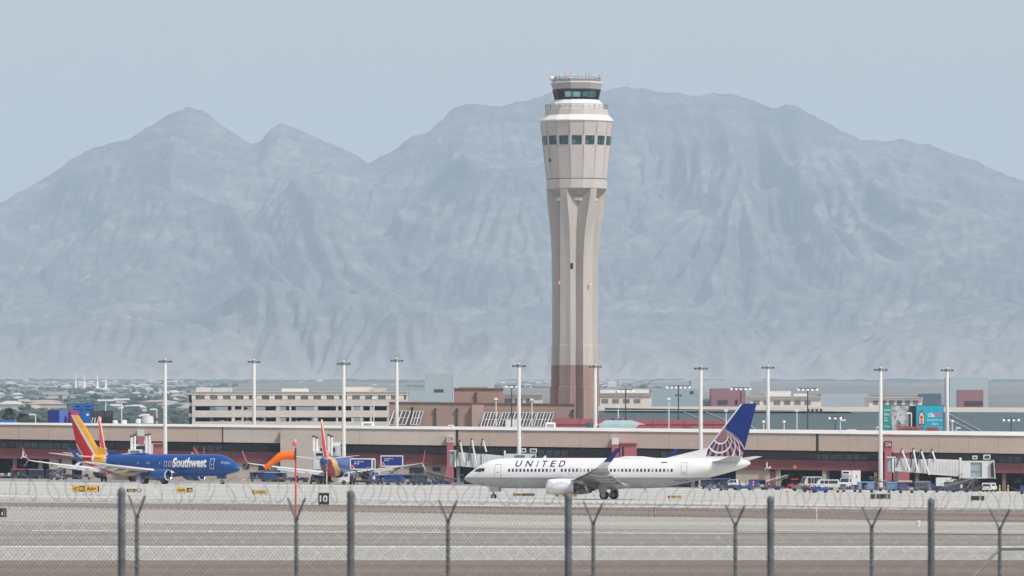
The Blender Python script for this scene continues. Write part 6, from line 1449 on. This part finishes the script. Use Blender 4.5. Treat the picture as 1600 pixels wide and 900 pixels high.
# ------------------------------------------------------------------ people
skin=M('skin',(.36,.20,.14),.6,.05,4)
def person(px,row,rot,vest,trousers,label,helmet=None,arm=0):
    p=place(px,row); t=thing('person',label,'person',p,rot)
    V=[(0,0,.98),(0,0,1.18),(0,.01,1.38),(0,0,1.50),(0,.02,1.60),(0,.02,1.72)]; E=[(0,1),(1,2),(2,3),(3,4),(4,5)]; Rr=[.15,.145,.16,.06,.085,.085]
    def chain(base,pts):
        prev=base
        for q,r in pts: V.append(q); Rr.append(r); E.append((prev,len(V)-1)); prev=len(V)-1
    for sd in (1,-1):
        chain(0,[((sd*.1,0,.9),.1),((sd*.11,.06*sd+.03,.5),.07),((sd*.12,-.04*sd,.1),.05),((sd*.12,.1-.04*sd,.05),.045)])
        chain(2,[((sd*.21,0,1.42),.065),((sd*.27,.04,1.13),.05),((sd*.24,.2+arm,.95+arm*.8),.04),((sd*.23,.28+arm,.93+arm*.9),.038)])
    me=bpy.data.meshes.new('b'); me.from_pydata(V,E,[]); ob=bpy.data.objects.new('b',me); COL.objects.link(ob)
    md=ob.modifiers.new('s','SKIN'); md.use_smooth_shade=True; ob.modifiers.new('u','SUBSURF').levels=1
    for i,v in enumerate(me.skin_vertices[0].data): v.radius=(Rr[i],Rr[i]*.8); v.use_root=(i==0)
    bpy.context.view_layer.update()
    nm=bpy.data.meshes.new_from_object(ob.evaluated_get(bpy.context.evaluated_depsgraph_get())); bpy.data.objects.remove(ob)
    nm.materials.clear(); nm.materials.append(trousers); nm.materials.append(skin); nm.materials.append(M('shirt_dark',(.05,.055,.07),.8))
    for f in nm.polygons:
        c=f.center; f.material_index=1 if c.z>1.5 or (abs(c.x)>.19 and c.z<1.06 and c.z>.85) else (2 if c.z>1.0 else 0)
    b=bpy.data.objects.new('body',nm); COL.objects.link(b); b.parent=t
    m=MB(); m.loft([[(.2*math.cos(a),.155*math.sin(a)+.01,z)if 0 else ((rx)*math.cos(a),ry*math.sin(a),z) for a in [2*math.pi*j/14 for j in range(14)]] for rx,ry,z in ((.205,.165,.95),(.2,.16,1.15),(.225,.17,1.36),(.17,.12,1.48))],cap=False); m.build('vest',vest,t)
    m=MB(); m.loft([[(rx*math.cos(a),ry*math.sin(a),z) for a in [2*math.pi*j/14 for j in range(14)]] for rx,ry,z in ((.21,.168,1.08),(.208,.166,1.14))],cap=False); m.build('reflective_band',lampw,t)
    m=MB(); m.lathe([(.115,0),(.11,.07),(.07,.13),(.01,.145)],(0,.02,1.69),'z',12); m.build('cap',helmet or darkst,t)
vo=M('vest_orange',srgb(250,96,40),.7,.06,3); vgn=M('vest_yellow_green',srgb(196,226,70),.7,.06,3); navyt=M('trousers_navy',(.03,.035,.06),.8)
person(1177,767.5,R(150),vo,navyt,'person in an orange vest and white cap by a blue tug under the white tail',lampw,.1)
person(1265,771,R(120),vo,navyt,'person in an orange vest standing by the navy tug on the right apron',None,.15)
person(1361,767,R(200),vgn,navyt,'person in a yellow-green vest standing before the dark undercroft left of the C16 pylon')
person(47,747,R(80),vgn,navyt,'person in a yellow-green vest between the carts at far left')
# ------------------------------------------------------------------ hillside town, palms, spires
trm=M('town_foliage',(.045,.078,.066),.9,.45,.02,var2=.3,scale2=.2)
def town_trees():
    rs=np.random.RandomState(5); V=[];Fc=[]; n=0
    ph=(1+5**.5)/2
    ico=np.array([(-1,ph,0),(1,ph,0),(-1,-ph,0),(1,-ph,0),(0,-1,ph),(0,1,ph),(0,-1,-ph),(0,1,-ph),(ph,0,-1),(ph,0,1),(-ph,0,-1),(-ph,0,1)],float); ico/=np.linalg.norm(ico[0])
    fi=[(0,11,5),(0,5,1),(0,1,7),(0,7,10),(0,10,11),(1,5,9),(5,11,4),(11,10,2),(10,7,6),(7,1,8),(3,9,4),(3,4,2),(3,2,6),(3,6,8),(3,8,9),(4,9,5),(2,4,11),(6,2,10),(8,6,7),(9,8,1)]
    cnt=0
    while cnt<7500:
        Y=4400+18000*rs.rand()**1.0; px=-200+2000*rs.rand()
        dens=1.0 if px<330 else (.5 if px<700 else (.25 if px<1030 else 0))
        if rs.rand()>dens or (px>330 and Y<12500): continue
        X=PX(px,Y); v=vnoise(np.array([X/110.0]),np.array([Y/420.0]),7)[0]
        if v<.34: continue
        cnt+=1
        g=G(X,Y)+(0); H=rs.uniform(4.5,10)*(1 if rs.rand()<.93 else 1.35); Wd=H*rs.uniform(.6,1.5)
        for b in range(rs.randint(2,5)):
            c=np.array([X+rs.normal(0,Wd*.35),Y+rs.normal(0,Wd*.35),g+H*rs.uniform(.3,.72)])
            r=np.array([Wd*.5,Wd*.5,H*.3])*rs.uniform(.55,1.0)
            pts=ico*(1+rs.uniform(-.38,.30,(12,1)))*r+c
            V.append(pts); Fc+= [(a+n,b_+n,c_+n) for a,b_,c_ in fi]; n+=12
        V.append(np.array([(X-.25,Y,g-1),(X+.25,Y,g-1),(X,Y,g+H*.5)])); Fc.append((n,n+1,n+2)); n+=3
    me=bpy.data.meshes.new('town_trees'); me.from_pydata(np.concatenate(V).tolist(),[],Fc); me.materials.append(trm)
    o=bpy.data.objects.new('town_trees',me); COL.objects.link(o); tag(o,'bluish-green mass of far-off trees covering the town on the slope','trees',kind='stuff')
town_trees()
hcols=[M('house_white',(.62,.60,.57),.8,.1,.05),M('house_cream',(.52,.47,.40),.8,.1,.05),M('house_tan',(.48,.42,.37),.8,.1,.05)]
hroof=[M('house_roof_pale',(.55,.52,.49),.85,.1,.1),M('house_roof_clay',(.42,.35,.31),.85,.1,.1),M('house_roof_grey',(.30,.30,.30),.85,.1,.1)]
protos=[]
for i,(w_,d_,h_,rt) in enumerate(((11,9,4.2,2.0),(16,10,4.4,2.2),(22,12,5.2,1.2),(13,9,6.8,2.0),(30,14,6.0,.5),(18,11,4.0,2.6))):
    m=MB(); m.box(-w_/2,w_/2,-d_/2,d_/2,-2,h_,0)
    m.add([(-w_/2-.5,-d_/2-.5,h_),(w_/2+.5,-d_/2-.5,h_),(w_/2+.5,d_/2+.5,h_),(-w_/2-.5,d_/2+.5,h_),(-w_/2+d_*.4,0,h_+rt),(w_/2-d_*.4,0,h_+rt)],[(0,1,5,4),(1,2,5),(2,3,4,5),(3,0,4),(3,2,1,0)],1)
    k_=0
    while -w_/2+1.5+k_*3<w_/2-1.6: 
        a=-w_/2+1.5+k_*3; m.box(a,a+1.2,-d_/2-.06,-d_/2+.02,1.2,2.6,2); k_+=1
    me=m.build('house',[hcols[i%3],hroof[(i*2)%3],darkst],smooth=False); protos.append(me.data); bpy.data.objects.remove(me)
rs=random.Random(3); placed=0; spots=[]
while placed<270:
    Y=4800+16500*rs.random()**.85; px=rs.uniform(-40,300) if rs.random()<.72 else rs.choice((rs.uniform(340,640),rs.uniform(760,860),rs.uniform(940,1020)))
    if px>320 and Y<12500: continue
    X=PX(px,Y)
    if any(abs(X-a)<30 and abs(Y-b)<90 for a,b in spots): continue
    spots.append((X,Y)); placed+=1
    o=bpy.data.objects.new('house',rs.choice(protos)); COL.objects.link(o); o.location=(X,Y,G(X,Y)+.8); o.rotation_euler=(0,0,rs.uniform(-.5,.5)); s_=rs.uniform(.8,1.5); o.scale=(s_,s_,s_)
    if px<320: tag(o,'small pale house among the trees of the hillside town, left','house','houses of the hillside town')
    else: tag(o,'small pale house among far trees behind the garage and tower','house','houses behind the garage and tower')
# temple with four white spires
Y=12000.0; x=PX(142,Y); g=G(x,Y); t=thing('temple','far white temple with four thin spires above the hillside town','temple',(x,Y,g)); wm=M('temple_white',(.85,.85,.84),.6,.04,.05)
m=MB(); m.bev(-22,26,-12,12,-2,4.5,.5); m.bev(8,27,-9,9,4.5,7.5,.4); m.build('hall',wm,t,smooth=False)
for px,top in ((118.2,583.5),(131.8,582.5),(152.2,583),(165.5,585.5)):
    xx=PX(px,Y)-x; zt=PZ(top,Y)-g
    m=MB(); m.lathe([(2.1,-1),(1.9,zt*.45),(1.3,zt*.5),(.25,zt)],(xx,0,0),'z',6); m.build('spire',wm,t,smooth=False)
# mast on the mountain crest
Y=32450.0; x=PX(980,Y); zb=PZ(138,Y); t=thing('radio_mast','tiny radio mast on the mountain crest right of the control tower','radio mast',(x,Y,zb)); H=PZ(121,Y)-zb
m=MB(); m.cyl((0,0,-25),(0,0,H),1.0,.6,6); m.build('mast',steel,t); m=MB()
for z_ in (.5,.7,.85): m.box(-2.4,2.4,-.5,.5,H*z_,H*z_+1.5)
m.build('antenna',steel,t,smooth=False)
# fan palms
pf=M('palm_leaf',(.060,.085,.035),.7,.35,.8); pt=M('palm_trunk',(.14,.11,.08),.9,.2,1)
def palm(px,row,Y,h_,r,label,seed):
    rs=random.Random(seed); x=PX(px,Y); zc=PZ(row,Y); g=G(x,Y); t=thing('palm_tree',label,'palm tree',(x,Y,g),0,'palms behind the concourse roof'); H=zc-g
    m=MB(); m.tube([(0,0,-.2),(.1,0,H*.5),(0,.05,H)],[.32,.26,.22],10); m.build('trunk',pt,t)
    m=MB()
    for i in range(62):
        a=rs.uniform(0,2*math.pi); el=rs.uniform(-.75,1.35); L=r*rs.uniform(.75,1.08)
        d=Vector((math.cos(a)*math.cos(el),math.sin(a)*math.cos(el),math.sin(el))); sd=Vector((-math.sin(a),math.cos(a),0)); up=d.cross(sd)
        base=Vector((0,0,H)); st_=base+d*L*.45
        m.tube([base,st_],[.035,.025],4)
        for j in range(13):   # the fan: narrow pointed leaflets that droop at the tip
            f=(j-6)/6; ang=f*1.15
            e=d*math.cos(ang)+sd*math.sin(ang); tip=st_+e*L*(.58-.1*abs(f))+Vector((0,0,-.22*L*(.4+abs(f))))
            mid=st_+e*L*.33; wv=(sd*math.cos(ang)-d*math.sin(ang))*.06*r/2.4*1.5
            m.add([st_,mid+wv,tip,mid-wv],[(0,1,2,3)])
    # skirt of dead leaves
    for i in range(16):
        a=rs.uniform(0,2*math.pi); m.add([(.2*math.cos(a),.2*math.sin(a),H-.1),(.6*math.cos(a+.3),.6*math.sin(a+.3),H-.9),(.45*math.cos(a),.45*math.sin(a),H-1.6)],[(0,1,2)])
    m.build('crown',pf,t,smooth=False)
palm(14,648.5,1600,8,2.05,'fan palm at the far left with the biggest crown behind the concourse roof',1)
palm(34,654.5,1605,7,1.75,'fan palm with a mid-size crown, second from the left edge',2)
palm(60,659,1608,6,.95,'smallest fan palm, its crown barely above the roof edge',3)
# ------------------------------------------------------------------ two chain link fences in front of the camera
galv=M('galvanised_steel',(.125,.14,.15),.5,.22,6,metal=.25,var2=.12,scale2=40); wire=M('fence_wire',(.13,.14,.145),.45,.15,5,metal=.4); wire2=M('razor_wire',(.26,.265,.27),.45,.15,5,metal=.4)
def fence(label,Ya,Yb,posts,rowtop,width,arms,coil,pxr=(-420,2150),brace=False):
    # straight line through the points seen at columns 0 and 1600
    A=Vector((PX(0,Ya),Ya,0)); B=Vector((PX(1600,Yb),Yb,0)); D=B-A; Ln=D.length; U=D/Ln; Nn=Vector((-U.y,U.x,0))
    def at(px):
        c=(px-800)/F; s=(c*A.y-A.x)/(U.x-c*U.y); return s,A+U*s
    def top(s):
        px=800+F*(A+U*s).x/(A+U*s).y; Yc=(A+U*s).y; return PZ(rowtop[0]+(rowtop[1]-rowtop[0])*px/1600,Yc)
    s0,_=at(pxr[0]); s1,_=at(pxr[1]); p0=at(800)[1]; org=(p0.x,p0.y,G(p0.x,p0.y))
    t=thing('chain_link_fence',label,'fence',org)
    pos=lambda s,z,n=0.0: tuple(A+U*s+Nn*n)[:2]+(z,)
    gz=lambda s: G((A+U*s).x,(A+U*s).y)
    for px in posts:
        s,p=at(px); zt=top(s); g=gz(s)
        m=MB(org); prof=[(width,g-.3-zt)]; z=g+.25-zt; stp=.14 if arms else .42; bl=1.16 if arms else 1.05
        while z<-.12: prof+=[(width,z-.02),(width*bl,z-.008),(width*bl,z+.008),(width,z+.02)]; z+=stp
        prof.append((width,0)); m.lathe(prof,pos(s,zt),'z',16)
        if arms:
            m.sphere(pos(s,zt),width*1.25,12)
        else:
            m.lathe([(width*1.06,-.05),(width*1.08,.0),(width*.8,.035),(width*.2,.055)],pos(s,zt),'z',16)
        po=m.build('post',galv,t)
        if arms:
            m=MB(org)
            for sd in (-1,1): m.tube([pos(s,zt-.02),pos(s+.10*sd,zt+.31,.36*sd)],[width*.62,width*.5],8)
            m.build('extension_arm',galv,po)
    # woven diamonds: straight diagonal runs of wire in two layers
    pitch=.061 if arms else .0715; hgt=2.15
    for layer,sd in ((0,1),(1,-1)):
        V=[];Fs=[]; n=int((s1-s0)/pitch); r=.0029
        for i in range(n):
            a=s0+i*pitch; zt=top(a)-.10
            pa=Vector(pos(a,zt-hgt,.004*sd)); pb=Vector(pos(a+hgt*sd,top(a+hgt*sd)-.10,.004*sd))
            k=len(V)
            for q in (pa,pb):
                for j in range(3):
                    an=2*math.pi*j/3; V.append(q+Nn*(r*math.cos(an))+Vector((0,0,1))*(r*1.4*math.sin(an)))
            Fs+=[(k,k+1,k+4,k+3),(k+1,k+2,k+5,k+4),(k+2,k,k+3,k+5)]
        MB(org).add(V,Fs).build('chain_mesh',wire,t,smooth=False)
    # tension wire along the top of the mesh
    m=MB(org); m.tube([pos(s0+(s1-s0)*i/30,top(s0+(s1-s0)*i/30)-.10) for i in range(31)],.0035,5); m.build('tension_wire',wire,t)
    if arms:
        for sd in (-1,1):
            for f in (.4,.7,1.0):
                m=MB(org); K=90
                m.tube([pos(s0+(s1-s0)*i/K+.1*sd*f,top(s0+(s1-s0)*i/K)+.31*f-.012*math.sin(i%6/6*math.pi),.36*sd*f) for i in range(K+1)],.0022,4)
                i=0; s=s0
                while s<s1:
                    q=Vector(pos(s+.1*sd*f,top(s)+.31*f,.36*sd*f)); m.tube([q+Vector((-.012,0,-.014)),q+Vector((.012,0,.014))],.0016,3); m.tube([q+Vector((.012,0,-.014)),q+Vector((-.012,0,.014))],.0016,3); s+=.125
                m.build('barbed_strand',wire,t)
    if coil:
        rad,loop,off=coil; m=MB(org); pts=[]; n=int((s1-s0)/loop); rr=random.Random(4); N_=22; jit=0
        for i in range(n*N_):
            a=2*math.pi*i/N_
            if i%N_==0: jit=rr.uniform(-.05,.05); rj=rad*rr.uniform(.93,1.05)
            if i%N_==0: tl=rr.uniform(-.10,.10); ho=rr.uniform(-.02,.02)
            s=s0+loop*i/N_+jit*math.sin(a/2)**2+tl*math.sin(a)
            pts.append(pos(s,top(s)+off+ho*math.sin(a/2)**2+rj*math.sin(a),rj*math.cos(a)))
        m.tube(pts,.0042,4); m.build('razor_coil',wire2,t)
    if brace:
        sa,_=at(1562); sb,_=at(1700)
        m=MB(org); za=PZ(858,(A+U*sa).y); m.tube([pos(sa,za),pos(sb+1.2,za)],.024,8); m.build('brace_rail',galv,t)
        sc,_=at(1512); m=MB(org); m.tube([pos(sa,za),pos(sc-.55,za-.95)],.022,8); m.build('brace_strut',galv,t)
fence('near chain link fence with thick steel posts and a razor wire coil along its top',93.5,107,[-400,-170,190,548,888,1204,1455,1760,2050],(765.5,785),.052,False,(.17,.315,.04))
fence('second chain link fence with thinner posts that fork into barbed wire arms',102.5,114.5,[-320,-50,214,463,700,927,1149,1362,1562,1775,1985],(804.5,826),.030,True,None,brace=True)
